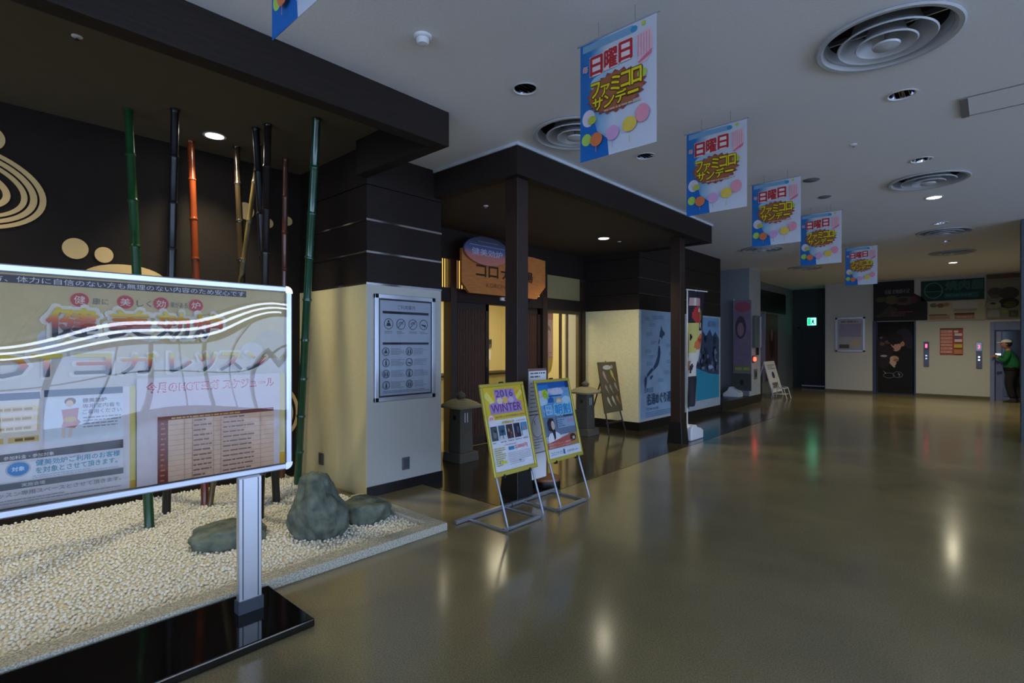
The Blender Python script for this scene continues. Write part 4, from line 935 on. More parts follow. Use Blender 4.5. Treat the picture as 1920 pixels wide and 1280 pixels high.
for k in range(len(rows)-1):
    for i in range(nu): a_ = k*(nu+1)+i; mb.face((a_,a_+1,a_+nu+2,a_+nu+1), fcol(k,i))
o = build('cloth', mb, [ink((34,30,40)),ink((206,200,188)),ink((176,52,48)),ink((196,184,104)),ink((196,150,150)),ink((90,110,60)),ink((206,110,54)),ink((150,112,92)),ink((150,150,156)),ink((70,50,44))], ff, smooth=True, fix=False)

build('ties', MB().box(-3.505,-3.495,8.2,8.22,2.33,2.37), M_PLASTICW, ff)

# ================================================================ ITEMS IN THE FAR LEFT RECESS
rb = thing('banner_stand', 'tall faded pink banner stand in front of the grey recess wall', 'banner', (-4.6,13.35,0.2))
build('sheet', MB().box(-4.76,-4.34,13.42,13.425,0.36,2.58), mat('faded_lilac', (120,104,124), 0.7, vary=0.1), rb)
build('pole', MB().tube([(-4.765,13.44,0.28),(-4.765,13.44,2.62)],0.01,8), M_PLASTICW, rb)
build('base_tank', MB().prism([(-4.97,0.2),(-4.56,0.2),(-4.56,0.3),(-4.62,0.37),(-4.7,0.4),(-4.76,0.45),(-4.82,0.45),(-4.86,0.36),(-4.97,0.28)],13.25,13.5,axis=1), M_PLASTICW, rb, bevel=0.015)
P = printY(13.419,-4.76,0.36,0.002)
P.ell(0.22,2.05,0.19,0.13,(150,74,92)).ell(0.17,1.55,0.13,0.28,(74,60,72)).ell(0.17,1.5,0.08,0.17,(140,112,122)).rect(0.02,0.45,0.40,0.62,(116,116,84)).lines(0.04,0.48,0.38,0.59,1,(150,150,90),0.6).rect(0.0,0.0,0.42,0.42,(70,74,72)).ell(0.2,0.2,0.05,0.07,(40,44,42)); P.done('print', rb)
wbx = thing('wall_box', 'grey flat box mounted on the pillar face above the red light', 'box', (-4.45,14.1,1.8))
build('housing', MB().box(-4.49,-4.40,13.95,14.35,1.41,2.22), mat('box_grey', (96,104,100), 0.4), wbx, bevel=0.01)
build('edge_strip', MB().box(-4.40,-4.385,14.3,14.35,1.42,2.2), M_ALU, wbx); build('lower_bracket', MB().box(-4.47,-4.42,14.2,14.27,1.22,1.41), M_BLACK, wbx)
rl = thing('alarm_lamp', 'small red glowing lamp on the white pillar', 'lamp', (-4.46,14.02,1.12))
mb = MB().lathe([(0.05,-0.02),(0.06,0),(0.05,0.03),(0.002,0.045)],0,0,16); mb.v = [(-4.455+c,14.02-b,1.12+a) for a,b,c in mb.v]
build('lamp_lens', mb, glow('red_glow', (255,60,44), 6.0), rl, smooth=True)
build('collar', MB().box(-4.492,-4.47,13.93,14.11,1.03,1.21), M_BLACK, rl, bevel=0.01)
so = thing('socket_plate', 'grey oval plate low on the pillar face', 'plate', (-4.49,14.2,0.7)); build('plate', MB().box(-4.492,-4.48,14.08,14.32,0.60,0.86), mat('plate_grey', (110,116,118), 0.5), so, bevel=0.01); build('slot', MB().box(-4.48,-4.477,14.14,14.26,0.66,0.80), M_BLACK, so)
# display windows of the side wall
for i, (a, b, c1) in enumerate(((15.1,16.0,(120,108,140)),(16.1,17.2,(136,128,170)),(17.3,18.6,(96,62,74)))):
    q = thing('display_poster', ('dim violet','dim blue-violet','dim dark red')[i]+' poster in the side display, '+('nearest the pillar','second from the pillar','deepest in the corridor')[i], 'poster', (-5.2,(a+b)/2,1.6))
    build('sheet', MB().box(-5.2,-5.185,a,b,0.35,2.45), ink(c1), q); build('frame_bar', MB().box(-5.2,-5.17,a-0.03,a,0.3,2.5), M_ALU, q)
    P = printX(-5.1845,a,0.35,0.002); P.ell((b-a)*0.5,1.2,0.25,0.5,tuple(int(v*0.6) for v in c1)).ell((b-a)*0.5,1.45,0.12,0.2,tuple(min(255,int(v*1.5)) for v in c1)).lines(0.1,0.15,b-a-0.1,0.5,3,tuple(min(255,int(v*1.6)) for v in c1),0.4,seed=i); P.done('print', q)
tag(build('shutter', MB().box(-5.2,-5.16,14.61,19.4,2.5,3.15), M_BLACK), 'black header panel above the side display posters', 'panel')
ab = thing('a_frame_sign', 'white leaning A-frame sign with a blue emblem on the floor by the pillar', 'sign', (-4.8,16.4,0))
build('panel', MB().prism([(-4.62,0.12),(-4.60,0.12),(-4.83,1.0),(-4.85,1.0)],16.0,16.95,axis=1), M_PAPER, ab)
U = Vector((0,1,0)); V = Vector((-0.23,0,0.88)).normalized(); Nn = Vector((V.z,0,-V.x))
P = Print(Vector((-4.597,16.0,0.12)),U,V,Nn,0.002); P.ell(0.5,0.5,0.12,0.10,(56,60,130)).lines(0.15,0.66,0.85,0.82,3,(120,130,150),0.4).rect(0.2,0.12,0.7,0.28,(110,110,112)); P.done('print', ab)
for yy in (16.02,16.93): build('leg', MB().tube([(-4.84,yy,1.0),(-4.57,yy,0.005)],0.014,6), M_PLASTICW, ab); build('leg', MB().tube([(-4.84,yy,0.98),(-5.08,yy,0.005)],0.014,6), M_PLASTICW, ab)
lr = thing('leaflet_rack', 'low white wire leaflet rack in front of the A-frame sign', 'rack', (-4.3,16.0,0))
for a in (15.6,16.0): build('side_frame', MB().tube([(-4.5,a,0.005),(-4.46,a,0.36),(-4.2,a,0.30),(-4.12,a,0.005)],0.012,6), M_PLASTICW, lr)
for z in (0.12,0.28): build('shelf', MB().box(-4.47,-4.18,15.6,16.0,z,z+0.012), M_PLASTICW, lr)

# ================================================================ FAR WALL ITEMS
fp = thing('framed_poster', 'pale framed poster on the white wall left of the first lift', 'poster', (-3.27,19.18,1.8))
for q in (MB().box(-3.66,-2.88,19.16,19.2,2.28,2.33), MB().box(-3.66,-2.88,19.16,19.2,1.27,1.31), MB().box(-3.66,-3.61,19.16,19.2,1.27,2.33), MB().box(-2.93,-2.88,19.16,19.2,1.27,2.33)): build('frame_bar', q, M_ALU, fp)
build('sheet', MB().box(-3.61,-2.93,19.18,19.2,1.31,2.28), mat('faded_sheet', (170,168,176), 0.6), fp)
P = printY(19.179,-3.61,1.31,0.002); P.rect(0.05,0.42,0.63,0.82,(150,146,172)).rect(0.05,0.06,0.32,0.18,(92,88,86)).ell(0.48,0.22,0.12,0.1,(190,176,140)).lines(0.1,0.84,0.55,0.93,1,(130,120,110),0.5); P.done('print', fp)
# lift door film: a dark portrait
lf = thing('door_film', 'dark film on the first lift door showing a man looking down at his hands', 'poster', (-2.12,19.35,1.1))
build('sheet', MB().box(-2.58,-1.70,19.345,19.36,0.04,2.16), mat('night_sheet', (16,14,18), 0.8), lf)
P = printY(19.344,-2.62,0.10,0.0015); P.U = Vector((1.08,0,0)); P.V = Vector((0,0,1.1))
P.ell(0.16,1.05,0.22,0.45,(44,34,44)).ell(0.62,1.35,0.22,0.35,(42,38,54)).ell(0.14,1.28,0.06,0.05,(110,86,54)).ell(0.28,1.33,0.08,0.05,(100,78,64)).ell(0.18,0.95,0.08,0.03,(170,166,176)).ell(0.12,1.45,0.03,0.03,(120,100,84))
P.poly([(0.30,0.10),(0.86,0.10),(0.88,1.0),(0.80,1.12),(0.62,1.25),(0.46,1.10),(0.36,0.9)],(18,17,22))
P.ell(0.46,1.24,0.115,0.16,(196,150,128)).poly([(0.36,1.22),(0.34,1.18),(0.40,1.12),(0.42,1.2)],(196,150,128)).ell(0.60,1.28,0.05,0.07,(190,134,110)).ell(0.44,1.42,0.18,0.15,(30,24,26)).poly([(0.28,1.35),(0.40,1.22),(0.44,1.30),(0.55,1.28),(0.6,1.42),(0.4,1.5)],(30,24,26)).poly([(0.30,1.24),(0.33,1.25),(0.43,1.13),(0.40,1.11)],(34,28,30))
P.ell(0.42,0.88,0.10,0.08,(188,150,124)).ell(0.40,0.78,0.07,0.10,(196,168,146)).poly([(0.34,0.92),(0.40,0.93),(0.36,0.76),(0.45,0.66),(0.41,0.64),(0.31,0.76)],(200,172,148)).ell(0.46,0.84,0.06,0.04,(150,106,88))
P.ring(0.30,0.42,0.14,0.08,0.02,(96,98,104),n=9).ring(0.50,0.45,0.12,0.09,0.015,(110,112,120),n=7).poly([(0.16,0.56),(0.24,0.48),(0.22,0.46)],(150,152,160)).poly([(0.5,0.5),(0.55,0.47),(0.52,0.40),(0.54,0.4)],(160,162,170)); P.done('print', lf)
# call panels
def call(x, z, label, digit):
    t = thing('call_panel', label, 'call panel', (x,19.19,z), 'lift call panels')
    build('plate', MB().box(x-0.06,x+0.06,19.17,19.2,z-0.44,z+0.27), mat('call_grey', (92,92,112), 0.4, metal=0.4), t, bevel=0.004)
    build('display', MB().box(x-0.055,x+0.055,19.163,19.17,z+0.04,z+0.26), M_GLOSSB, t)
    build('button', MB().box(x-0.02,x+0.02,19.163,19.17,z-0.15,z-0.11), M_CHROME, t); build('button', MB().box(x-0.02,x+0.02,19.163,19.17,z-0.23,z-0.19), M_CHROME, t)
    P = printY(19.162,x-0.03,z+0.10,0.002); P.text(digit,0.01,0.0,0.05,0.10,glow('digit_glow', (255,60,90), 5.0),0.03); P.done('digit', t)
call(-1.40,1.30,'lift call panel with a red digit beside the dark lift door','1')
call(-0.27,1.28,'lift call panel with a red digit beside the blue door','3')
fg = thing('floor_guide', 'red and white floor guide poster between the call panels', 'poster', (-0.84,19.19,1.57))
build('sheet', MB().box(-1.10,-0.60,19.185,19.2,1.20,1.95), ink((176,84,76)), fg)
P = printY(19.184,-1.10,1.20,0.002); P.rect(0,0.70,0.5,0.75,(110,84,60))
for i in range(7): P.rect(0.02,0.62-i*0.095,0.27,0.69-i*0.095,(222,168,156)).lines(0.03,0.63-i*0.095,0.26,0.68-i*0.095,1,(200,120,110),0.5,seed=i)
P.rect(0.31,0.62,0.40,0.68,(222,214,206)).rect(0.32,0.53,0.48,0.60,(226,210,214)).rect(0.31,0.46,0.42,0.51,(120,90,170)).rect(0.32,0.36,0.48,0.44,(226,206,216)).rect(0.31,0.20,0.48,0.30,(206,190,60)).rect(0.31,0.03,0.48,0.15,(196,130,80)); P.done('print', fg)

# advertising over the lifts
def adboard(x0, x1, z0, z1, base, label, art, round_=False):
    t = thing('ad_board', label, 'sign', ((x0+x1)/2,19.15,z0), 'advertising boards over the lifts')
    if round_: pl = [(x0,z0),(x1,z0),(x1,z0+0.5),(x1-0.12,z0+0.66),(x1-0.3,z0+0.78),(x1-0.3,z1),(x0,z1)]
    else: pl = [(x0,z0),(x1,z0),(x1,z1),(x0,z1)]
    build('panel', MB().prism(pl,19.14,19.199,axis=1), ink(base), t)
    P = printY(19.139,x0,z0,0.0015); art(P, x1-x0, z1-z0); P.done('print', t)
def art_dark(P, w_, h):
    P.text('元祖 名物焼そば',0.28,0.80,0.88,0.92,(112,108,118),0.02).ell(0.45,0.62,0.16,0.13,(86,82,40)).ell(0.2,0.64,0.14,0.08,(70,66,40)).ell(0.75,0.58,0.24,0.13,(80,66,58)).ell(0.72,0.6,0.12,0.07,(56,40,34)).ell(0.98,0.6,0.08,0.1,(84,46,48)).poly([(0.4,0.45),(0.9,0.4),(1.15,0.2),(0.6,0.25)],(40,18,18)).poly([(0.05,0.12),(0.4,0.45),(0.6,0.35),(0.5,0.12)],(62,56,46)).lines(0.45,0.12,0.95,0.28,3,(110,70,74),0.5,seed=3).rect(0,h-0.1,w_-0.31,h,(26,34,32))
def art_green(P, w_, h):
    P.ring(0.28,0.29,0.21,0.23,0.025,(76,128,116)).poly([(0.12,0.28),(0.2,0.42),(0.28,0.36),(0.38,0.44),(0.44,0.28)],(14,44,40)).rect(0.10,0.255,0.46,0.27,(84,130,118))
    P.text('焼肉屋',0.55,0.28,1.34,0.53,(56,98,92),0.05).rect(0.52,0.06,1.25,0.20,(38,84,88)).lines(0.56,0.09,1.1,0.17,1,(70,112,114),0.6)
def art_menu(P, w_, h):
    P.rect(0.02,0.34,0.48,0.50,(176,160,130)).ell(0.12,0.43,0.08,0.06,(96,104,86)).ell(0.28,0.42,0.08,0.06,(120,84,56)).ell(0.40,0.44,0.07,0.05,(150,110,70)).rect(0.54,0.32,1.06,0.52,(178,176,168)).rect(0.56,0.24,1.04,0.30,(140,140,132)).rect(0.02,0.03,0.48,0.14,(160,128,104)).rect(0.02,0.14,0.42,0.17,(110,74,54)).rect(0.58,0.03,1.0,0.14,(154,110,92)).rect(0.58,0.14,1.0,0.19,(92,52,42)).lines(0.62,0.05,0.96,0.11,1,(200,150,130),0.6)
def art_photo(P, w_, h):
    P.rect(0,h-0.12,w_-0.1,h,(84,76,54)).rect(0.3,h-0.11,0.55,h-0.02,(106,66,48)).rect(0.02,0.85,w_-0.12,1.0,(128,126,112)).ell(0.18,0.72,0.16,0.12,(66,66,62)).ell(0.18,0.60,0.1,0.05,(90,84,70)).ell(0.44,0.68,0.2,0.16,(60,60,60)).ell(0.44,0.42,0.2,0.14,(44,40,32)).ell(0.46,0.38,0.12,0.08,(84,78,34)).ell(0.13,0.38,0.16,0.10,(146,140,118)).ell(0.13,0.42,0.06,0.03,(56,52,34)).rect(0.02,0.05,0.26,0.24,(146,146,140)).ell(0.36,0.20,0.08,0.06,(134,140,52)).rect(0.44,0.05,0.62,0.22,(70,78,50)).ell(0.52,0.12,0.05,0.04,(96,104,70)).rect(w_-0.1,h-0.25,w_,h,(34,38,66))
adboard(-2.66,-1.38,2.19,3.36,(34,30,30),'dark restaurant advertising board with a curved corner over the first lift',art_dark,True)
adboard(-1.52,-0.16,2.73,3.30,(18,58,52),'green restaurant sign with a circle emblem over the call panels',art_green)
adboard(-1.36,-0.14,2.17,2.71,(172,164,140),'pale menu strip with small food photos under the green sign',art_menu)
adboard(-0.12,1.05,2.17,3.37,(120,118,110),'grey food photo board at the right end over the blue door',art_photo)

# ================================================================ PERSON
def person():
    px, py = 0.36, 18.85
    t = thing('person', 'person in a white cap, green sweater and dark trousers reaching for the blue door', 'person', (px,py,0))
    def skin(name, pts, edges, rad, m, sub=2):
        me = bpy.data.meshes.new(name); me.from_pydata([Vector(p) for p in pts], edges, [])
        o = bpy.data.objects.new(name, me); C.objects.link(o); o.parent = t
        md = o.modifiers.new('skin', 'SKIN'); md.use_smooth_shade = True
        for i, r in enumerate(rad):
            me.skin_vertices[0].data[i].radius = (r, r) if not isinstance(r, tuple) else r
            me.skin_vertices[0].data[i].use_root = (i == 0)
        s = o.modifiers.new('sub', 'SUBSURF'); s.levels = sub; s.render_levels = sub
        me.materials.append(m); return o
    SK = mat('skin', (176,128,100), 0.6); GR = mat('green_knit', (22,104,60), 0.9, vary=0.2, scale=40); TR = mat('dark_trousers', (20,22,28), 0.9); SH = mat('dark_shoes', (14,14,16), 0.5)
    # body (skin) : pelvis root, spine, neck, arms, legs; facing -x
    P_ = [(0.02,0,0.86),(0.0,0,1.05),(-0.04,0,1.26),(-0.06,0,1.33),(-0.07,0,1.40),
          (-0.05,-0.17,1.27),(-0.13,-0.20,1.05),(-0.28,-0.10,1.18),
          (-0.05,0.17,1.27),(-0.14,0.20,1.08),(-0.27,0.22,1.20),
          (0.0,-0.09,0.82),(-0.05,-0.10,0.46),(0.03,-0.10,0.08),(-0.08,-0.10,0.05),
          (0.04,0.09,0.82),(0.05,0.10,0.46),(0.15,0.10,0.08),(0.04,0.10,0.05)]
    E_ = [(0,1),(1,2),(2,3),(3,4),(2,5),(5,6),(6,7),(2,8),(8,9),(9,10),(0,11),(11,12),(12,13),(13,14),(0,15),(15,16),(16,17),(17,18)]
    R_ = [(0.09,0.11),(0.08,0.10),(0.08,0.12),0.055,0.045,0.055,0.042,0.03,0.055,0.042,0.03,0.085,0.055,0.038,0.03,0.085,0.055,0.038,0.03]
    skin('body', P_, E_, R_, SK)
    skin('sweater', [(0.02,0,0.80),(0.0,0,1.05),(-0.04,0,1.25),(-0.06,0,1.32),(-0.05,-0.17,1.27),(-0.13,-0.20,1.05),(-0.26,-0.11,1.16),(-0.05,0.17,1.27),(-0.14,0.20,1.08),(-0.25,0.215,1.18)],
         [(0,1),(1,2),(2,3),(2,4),(4,5),(5,6),(2,7),(7,8),(8,9)], [(0.16,0.19),(0.15,0.18),(0.14,0.18),0.07,0.08,0.062,0.045,0.08,0.062,0.045], GR)
    skin('trousers', [(0.02,0,0.90),(0.0,-0.09,0.80),(-0.05,-0.10,0.46),(0.03,-0.10,0.09),(0.04,0.09,0.80),(0.05,0.10,0.46),(0.15,0.10,0.09)],
         [(0,1),(1,2),(2,3),(0,4),(4,5),(5,6)], [(0.14,0.17),0.12,0.095,0.075,0.12,0.095,0.075], TR)
    for x_, y_ in ((0.03,-0.10),(0.15,0.10)):
        mb = MB(); mb.prism([(x_-0.19,0.004),(x_+0.07,0.004),(x_+0.07,0.09),(x_-0.04,0.10),(x_-0.13,0.05),(x_-0.19,0.035)], y_-0.045, y_+0.045, axis=1)
        mb.v = [(a+px,b+py,c) for a,b,c in mb.v]; build('shoe', mb, SH, t, bevel=0.012)
    # head
    def blob(name, c, r, m, f=None, sub=3):
        bm = bmesh.new(); bmesh.ops.create_icosphere(bm, subdivisions=sub, radius=1)
        for v in bm.verts:
            q = Vector((v.co.x*r[0], v.co.y*r[1], v.co.z*r[2]))
            if f: q = f(q)
            v.co = q+Vector(c)
        me = bpy.data.meshes.new(name); bm.to_mesh(me); bm.free(); me.materials.append(m)
        me.polygons.foreach_set('use_smooth', [True]*len(me.polygons))
        o = bpy.data.objects.new(name, me); C.objects.link(o); o.parent = t; return o
    blob('head', (-0.10,0,1.50), (0.095,0.075,0.115), SK, lambda q: Vector((q.x-(0.02 if (q.x < -0.07 and abs(q.y) < 0.025 and -0.03 < q.z < 0.01) else 0), q.y*(1-0.25*max(0,-q.z/0.115)), q.z)))
    blob('hair', (-0.075,0,1.515), (0.095,0.082,0.10), mat('dark_hair', (26,22,20), 0.7), lambda q: q if q.x > -0.03 else Vector((-0.03,q.y,max(q.z,0.02))))
    for s in (-1,1): blob('ear', (-0.085,s*0.076,1.49), (0.018,0.01,0.028), SK, sub=2); blob('eye', (-0.185,s*0.03,1.515), (0.008,0.012,0.008), mat('eye', (20,16,14), 0.3), sub=2)
    blob('mouth', (-0.185,0,1.445), (0.006,0.022,0.006), mat('lips', (150,84,76), 0.5), sub=2)
    cap = blob('cap', (-0.09,0,1.555), (0.11,0.09,0.075), mat('white_cap', (226,226,222), 0.8), lambda q: Vector((q.x,q.y,max(q.z,-0.01))))
    mb = MB(); mb.prism([(px-0.17,py-0.07),(px-0.26,py-0.045),(px-0.28,py),(px-0.26,py+0.045),(px-0.17,py+0.07)],1.54,1.552,axis=2); build('cap_peak', mb, mat('white_cap', (226,226,222), 0.8), t)
    # hands with five fingers each
    for s, wx, wy, wz in ((-1,-0.28,-0.10,1.18),(1,-0.27,0.22,1.20)):
        pts = [(wx,wy,wz),(wx-0.05,wy,wz+0.005)]; ed = [(0,1)]; rd = [0.024,(0.016,0.034)]
        for k, ln in enumerate((0.062,0.075,0.07,0.055)):
            yy = wy+s*(-0.027+0.018*k); b0 = len(pts)
            pts += [(wx-0.07,yy,wz+0.005),(wx-0.07-ln*0.5,yy,wz),(wx-0.07-ln*0.75,yy,wz-0.02),(wx-0.065-ln*0.7,yy,wz-0.038)]
            ed += [(1,b0),(b0,b0+1),(b0+1,b0+2),(b0+2,b0+3)]; rd += [0.009,0.0085,0.008,0.007]
        b0 = len(pts); pts += [(wx-0.03,wy-s*0.036,wz-0.008),(wx-0.06,wy-s*0.045,wz-0.022),(wx-0.085,wy-s*0.035,wz-0.03)]; ed += [(0,b0),(b0,b0+1),(b0+1,b0+2)]; rd += [0.012,0.010,0.008]
        skin('hand', pts, ed, rd, SK, 1)
person()

# ================================================================ HANGING BANNERS
def banner():
    t = thing('hanging_banner', 'x', 'banner', (-1.6,2.65,3.3), 'Sunday banners hanging along the hall')
    sm = ramp_mat('banner_film', [(0,(26,104,176)),(0.16,(40,120,186)),(0.30,(140,178,206)),(0.45,(196,204,216)),(1,(198,200,212))], 0, -0.25, 0.25, 0.45, 0.93, wob=0.35)
    build('sheet', MB().box(-1.85,-1.35,2.65,2.652,2.60,3.30), sm, t)
    p = printY(2.6498,-1.85,2.60,0.0004)
    p.poly([(0,0.0),(0.20,0.0),(0.19,0.10),(0.12,0.16),(0.10,0.22),(0,0.24)],(22,96,170)).ell(0.06,0.25,0.045,0.05,(206,196,206)).ell(0.045,0.125,0.034,0.036,(164,196,84)).ell(0.17,0.44,0.10,0.05,(160,192,214)).ell(0.3,0.39,0.12,0.05,(206,190,200))
    p.rect(0.02,0.648,0.36,0.69,(120,160,190)).ell(0.365,0.665,0.022,0.018,(50,140,176)).ell(0.425,0.675,0.014,0.014,(176,190,80)).poly([(0.38,0.62),(0.47,0.64),(0.485,0.54),(0.45,0.46),(0.39,0.46)],(216,178,190)).poly([(0.40,0.46),(0.47,0.49),(0.478,0.52),(0.44,0.50),(0.39,0.47)],(206,110,130))
    for i in range(5): p.rect(0.39+i*0.017,0.50,0.396+i*0.017,0.62,(206,140,150))
    p.text('毎',0.02,0.525,0.06,0.565,(214,170,170),0.02)
    for i, ch in enumerate('日曜日'):
        a = 0.078+i*0.098; p.rect(a-0.006,0.486+i*0.008,a+0.088,0.606+i*0.008,(226,206,206)).text(ch,a,0.492+i*0.008,a+0.082,0.60+i*0.008,(176,44,50),0.035)
    # burst and headline
    rnd = random.Random(2); pts = []
    for i in range(44):
        th = 2*PI*i/44; k = 1.0 if i % 2 else 0.86; pts.append((0.25+0.195*k*math.cos(th)+rnd.uniform(-.006,.006), 0.355+0.125*k*math.sin(th)*(1.0)))
    p.poly(pts,(138,72,66)).ell(0.25,0.355,0.178,0.108,(156,94,60)).ell(0.09,0.23,0.03,0.025,(176,180,70)).ell(0.42,0.40,0.03,0.025,(176,190,80))
    for i, ch in enumerate('ファミコロ'):
        a = 0.085+i*0.068; p.text(ch,a,0.355+(0 if i != 1 else -0.01),a+0.06,0.44-(0.03 if i == 1 else 0),(70,54,20),0.09); p.text(ch,a,0.355+(0 if i != 1 else -0.01),a+0.06,0.44-(0.03 if i == 1 else 0),(224,200,26),0.03)
    for i, ch in enumerate('サンデー'):
        a = 0.10+i*0.078; z0_, z1_ = (0.275,0.345) if ch != 'ー' else (0.303,0.318)
        if ch == 'ー': p.rect(a-0.005,z0_-0.006,a+0.073,z1_+0.006,(70,54,20)).rect(a,z0_,a+0.068,z1_,(224,200,26))
        else: p.text(ch,a,z0_,a+0.068,z1_,(70,54,20),0.09); p.text(ch,a,z0_,a+0.068,z1_,(224,200,26),0.03)
    p.lines(0.18,0.245,0.42,0.265,1,(200,160,140),0.5)
    # plain balloons stand where the picture's little figures are
    p.ell(0.125,0.105,0.042,0.040,(206,112,66)).ell(0.235,0.115,0.042,0.042,(196,150,190)).ell(0.345,0.135,0.045,0.042,(214,184,76)).ell(0.425,0.175,0.042,0.05,(212,140,156))
    for u, c_ in ((0.125,(190,120,90)),(0.235,(176,140,176)),(0.345,(196,176,90))): p.rect(u-0.002,0.03,u+0.002,0.07,c_)
    p.done('print', t)
    build('rod', MB().tube([(-1.87,2.651,3.305),(-1.33,2.651,3.305)],0.006,8), mat('grey_rod', (150,152,160), 0.4), t)
    for x in (-1.72,-1.48): build('cord', MB().tube([(x,2.651,3.305),(x,2.651,3.4)],0.0015,5), mat('cord', (120,120,124), 0.6), t)
    return t
b0 = banner(); index_kids(None)
SPOTS = [(-1.60,2.65,'hanging banner for Sunday, the largest one fully in view'),(-1.70,4.38,'hanging Sunday banner second from the largest, over the canopy corner'),
         (-1.77,6.27,'hanging Sunday banner third in the row, just clear of the canopy end'),(-1.75,8.23,'hanging Sunday banner fourth in the row, overlapping the third'),
         (-1.80,11.59,'hanging Sunday banner deepest in the hall, in the dimmest light'),(-1.68,0.83,'hanging Sunday banner cut by the top of the picture above the dark beam')]
b0['label'] = SPOTS[0][2]
for x, y, lb in SPOTS[1:]: dup(b0, (x,y,3.3), None, lb)

# ================================================================ CEILING FITTINGS
def diffuser(x, y):
    t = thing('ceiling_vent', 'x', 'vent', (x,y,H), 'round ceiling air vents')
    mw = mat('vent_metal', (190,194,200), 0.45, metal=0.2)
    build('flange', MB().lathe([(0.335,0.0),(0.375,-0.004),(0.385,-0.012),(0.375,-0.022),(0.35,-0.02),(0.325,0.01),(0.31,0.06),(0.315,0.06),(0.33,0.0)],0,0,56,cap=False), mw, None, smooth=True)
    build('duct', MB().lathe([(0.315,0.06),(0.315,0.2),(0.01,0.2)],0,0,40,cap=False), mat('duct_dark', (60,54,44), 0.7), None)
    build('cone', MB().lathe([(0.262,-0.02),(0.255,-0.028),(0.20,0.03),(0.175,0.10),(0.17,0.10),(0.195,0.035),(0.25,-0.012),(0.262,-0.02)],0,0,48,cap=False), mw, None, smooth=True)
    build('cone', MB().lathe([(0.165,-0.032),(0.158,-0.04),(0.115,0.01),(0.09,0.08),(0.085,0.08),(0.108,0.018),(0.153,-0.025),(0.165,-0.032)],0,0,40,cap=False), mw, None, smooth=True)
    build('centre_cap', MB().lathe([(0.075,-0.04),(0.07,-0.05),(0.03,-0.062),(0.002,-0.064)],0,0,32,cap=False), mw, None, smooth=True)
    build('spokes', MB().box(-0.31,0.31,-0.006,0.006,0.06,0.09).box(-0.006,0.006,-0.31,0.31,0.06,0.09).tube([(0,0,-0.05),(0,0,0.1)],0.01,8), M_ALU, None)
    for o in bpy.data.objects:
        if o.parent is None and o.type == 'MESH' and 'label' not in o: o.parent = t
    return t
d0 = diffuser(*DIFF[0]); d0['label'] = 'large round air vent nearest the viewer at the top right of the ceiling'; index_kids(None)
LB = [None,'round air vent above the lit ceiling lamp, second down the right row','round air vent third down the right row','round air vent deepest in the right row near the lifts',
      'round air vent half behind the largest hanging banner','flat-looking round air vent beyond the end of the canopy','round air vent over the dark corridor entrance']
for i, (x, y) in enumerate(DIFF):
    if i: dup(d0, (x,y,H), None, LB[i])
def downlight(x, y):
    t = thing('downlight', 'x', 'downlight', (x,y,H), 'unlit recessed downlights')
    mir = mat('mirror_reflector', (200,200,205), 0.06, metal=1.0)
    build('trim_ring', MB().lathe([(0.083,0.0),(0.097,-0.002),(0.099,-0.006),(0.088,-0.007),(0.08,0.004)],0,0,32,cap=False), M_PLASTICW, None, smooth=True)
    build('reflector', MB().lathe([(0.081,0.0),(0.072,0.05),(0.055,0.10),(0.004,0.11)],0,0,32,cap=False), mir, None, smooth=True)
    for x_ in (-0.045,-0.015,0.015,0.045): build('louvre_blade', MB().box(x_-0.0015,x_+0.0015,-math.sqrt(0.0064-x_*x_),math.sqrt(0.0064-x_*x_),0.002,0.035), mir, None)
    for o in bpy.data.objects:
        if o.parent is None and o.type == 'MESH' and 'label' not in o: o.parent = t
    return t
dl = downlight(*DOWN[0]); dl['label'] = 'unlit downlight just beyond the nearest large round vent'; index_kids(None)
LD = [None,'unlit downlight between the two nearest round vents of the right row','unlit downlight just before the third vent of the right row','unlit downlight past the third vent of the right row',
      'unlit downlight between the beam end and the largest banner','unlit downlight below the foot of the largest banner','unlit downlight hidden beyond the second banner']
for i, (x, y) in enumerate(DOWN):
    if i: dup(dl, (x,y,H), None, LD[i])
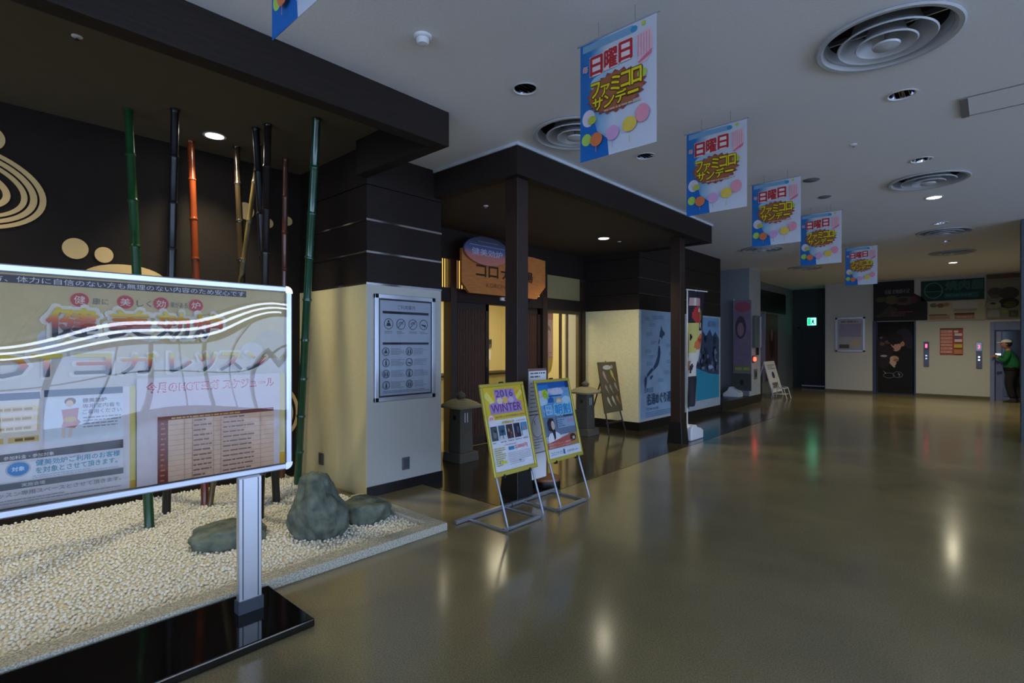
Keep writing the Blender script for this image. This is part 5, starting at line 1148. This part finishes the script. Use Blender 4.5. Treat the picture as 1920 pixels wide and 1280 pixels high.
def litlamp(x, y, z, label, s, col=(255,246,226)):
    t = thing('lit_downlight', label, 'downlight', (x,y,z), 'lit ceiling lamps')
    build('trim_ring', MB().lathe([(0.075,0.0),(0.097,-0.002),(0.099,-0.006),(0.08,-0.008),(0.072,-0.003)],x,y,32,cap=False), M_PLASTICW, t, smooth=True)
    for o in (t.children[0],): o.data.transform(Matrix.Translation((0,0,z)))
    build('lens', MB().lathe([(0.078,z-0.002),(0.074,z-0.006),(0.002,z-0.007)],x,y,32), glow('lamp_glow_%g' % s, col, s), t)
litlamp(-0.56,8.73,H,'lit round ceiling lamp below the second vent of the right row',14)
litlamp(-0.68,16.0,H,'lit round ceiling lamp in front of the lifts',14)
litlamp(-5.38,1.78,3.45,'lit round lamp in the soffit above the bamboo',25)
litlamp(-4.40,6.92,3.12,'lit round lamp in the canopy soffit',18)
def disc(name, x, y, z, r, label, cat, m):
    t = thing(name, label, cat, (x,y,z)); build('cover', MB().lathe([(r,z),(r,z-0.006),(r*0.9,z-0.01),(0.002,z-0.011)],x,y,28), m, t, smooth=True)
    build('rim', MB().lathe([(r*1.08,z),(r*1.08,z-0.004),(r,z-0.006)],x,y,28,cap=False), m, t)
disc('ceiling_speaker',-1.55,6.85,H,0.08,'small grey ceiling speaker right of the third banner top','speaker',mat('speaker_grey', (110,116,118), 0.7))
disc('ceiling_speaker',-1.6,7.75,H,0.07,'smaller grey ceiling disc beyond the speaker','speaker',mat('speaker_grey', (110,116,118), 0.7))
sd = thing('smoke_detector','white smoke detector on the ceiling left of the first unlit downlight','detector',(-2.6,2.04,H))
build('base', MB().lathe([(0.055,H),(0.055,H-0.012),(0.048,H-0.018)],-2.6,2.04,28), M_PLASTICW, sd, smooth=True)
build('dome', MB().lathe([(0.04,H-0.018),(0.04,H-0.035),(0.032,H-0.05),(0.002,H-0.055)],-2.6,2.04,28), M_PLASTICW, sd, smooth=True)
for (x, y, z, lb) in ((-0.98,5.91,H,'tiny sprinkler head between the second banner and the right row'),(-4.29,0.62,3.45,'tiny sprinkler head in the alcove soffit left of the bamboo'),(-4.39,4.37,3.12,'tiny sprinkler head in the canopy soffit near the post'),(-4.36,7.31,3.12,'tiny sprinkler head beside the canopy lamp')):
    t = thing('sprinkler', lb, 'sprinkler', (x,y,z)); build('plate', MB().lathe([(0.03,z),(0.03,z-0.004),(0.02,z-0.008)],x,y,16), M_PLASTICW, t); build('head', MB().lathe([(0.008,z-0.008),(0.008,z-0.02),(0.016,z-0.022)],x,y,12), M_CHROME, t)
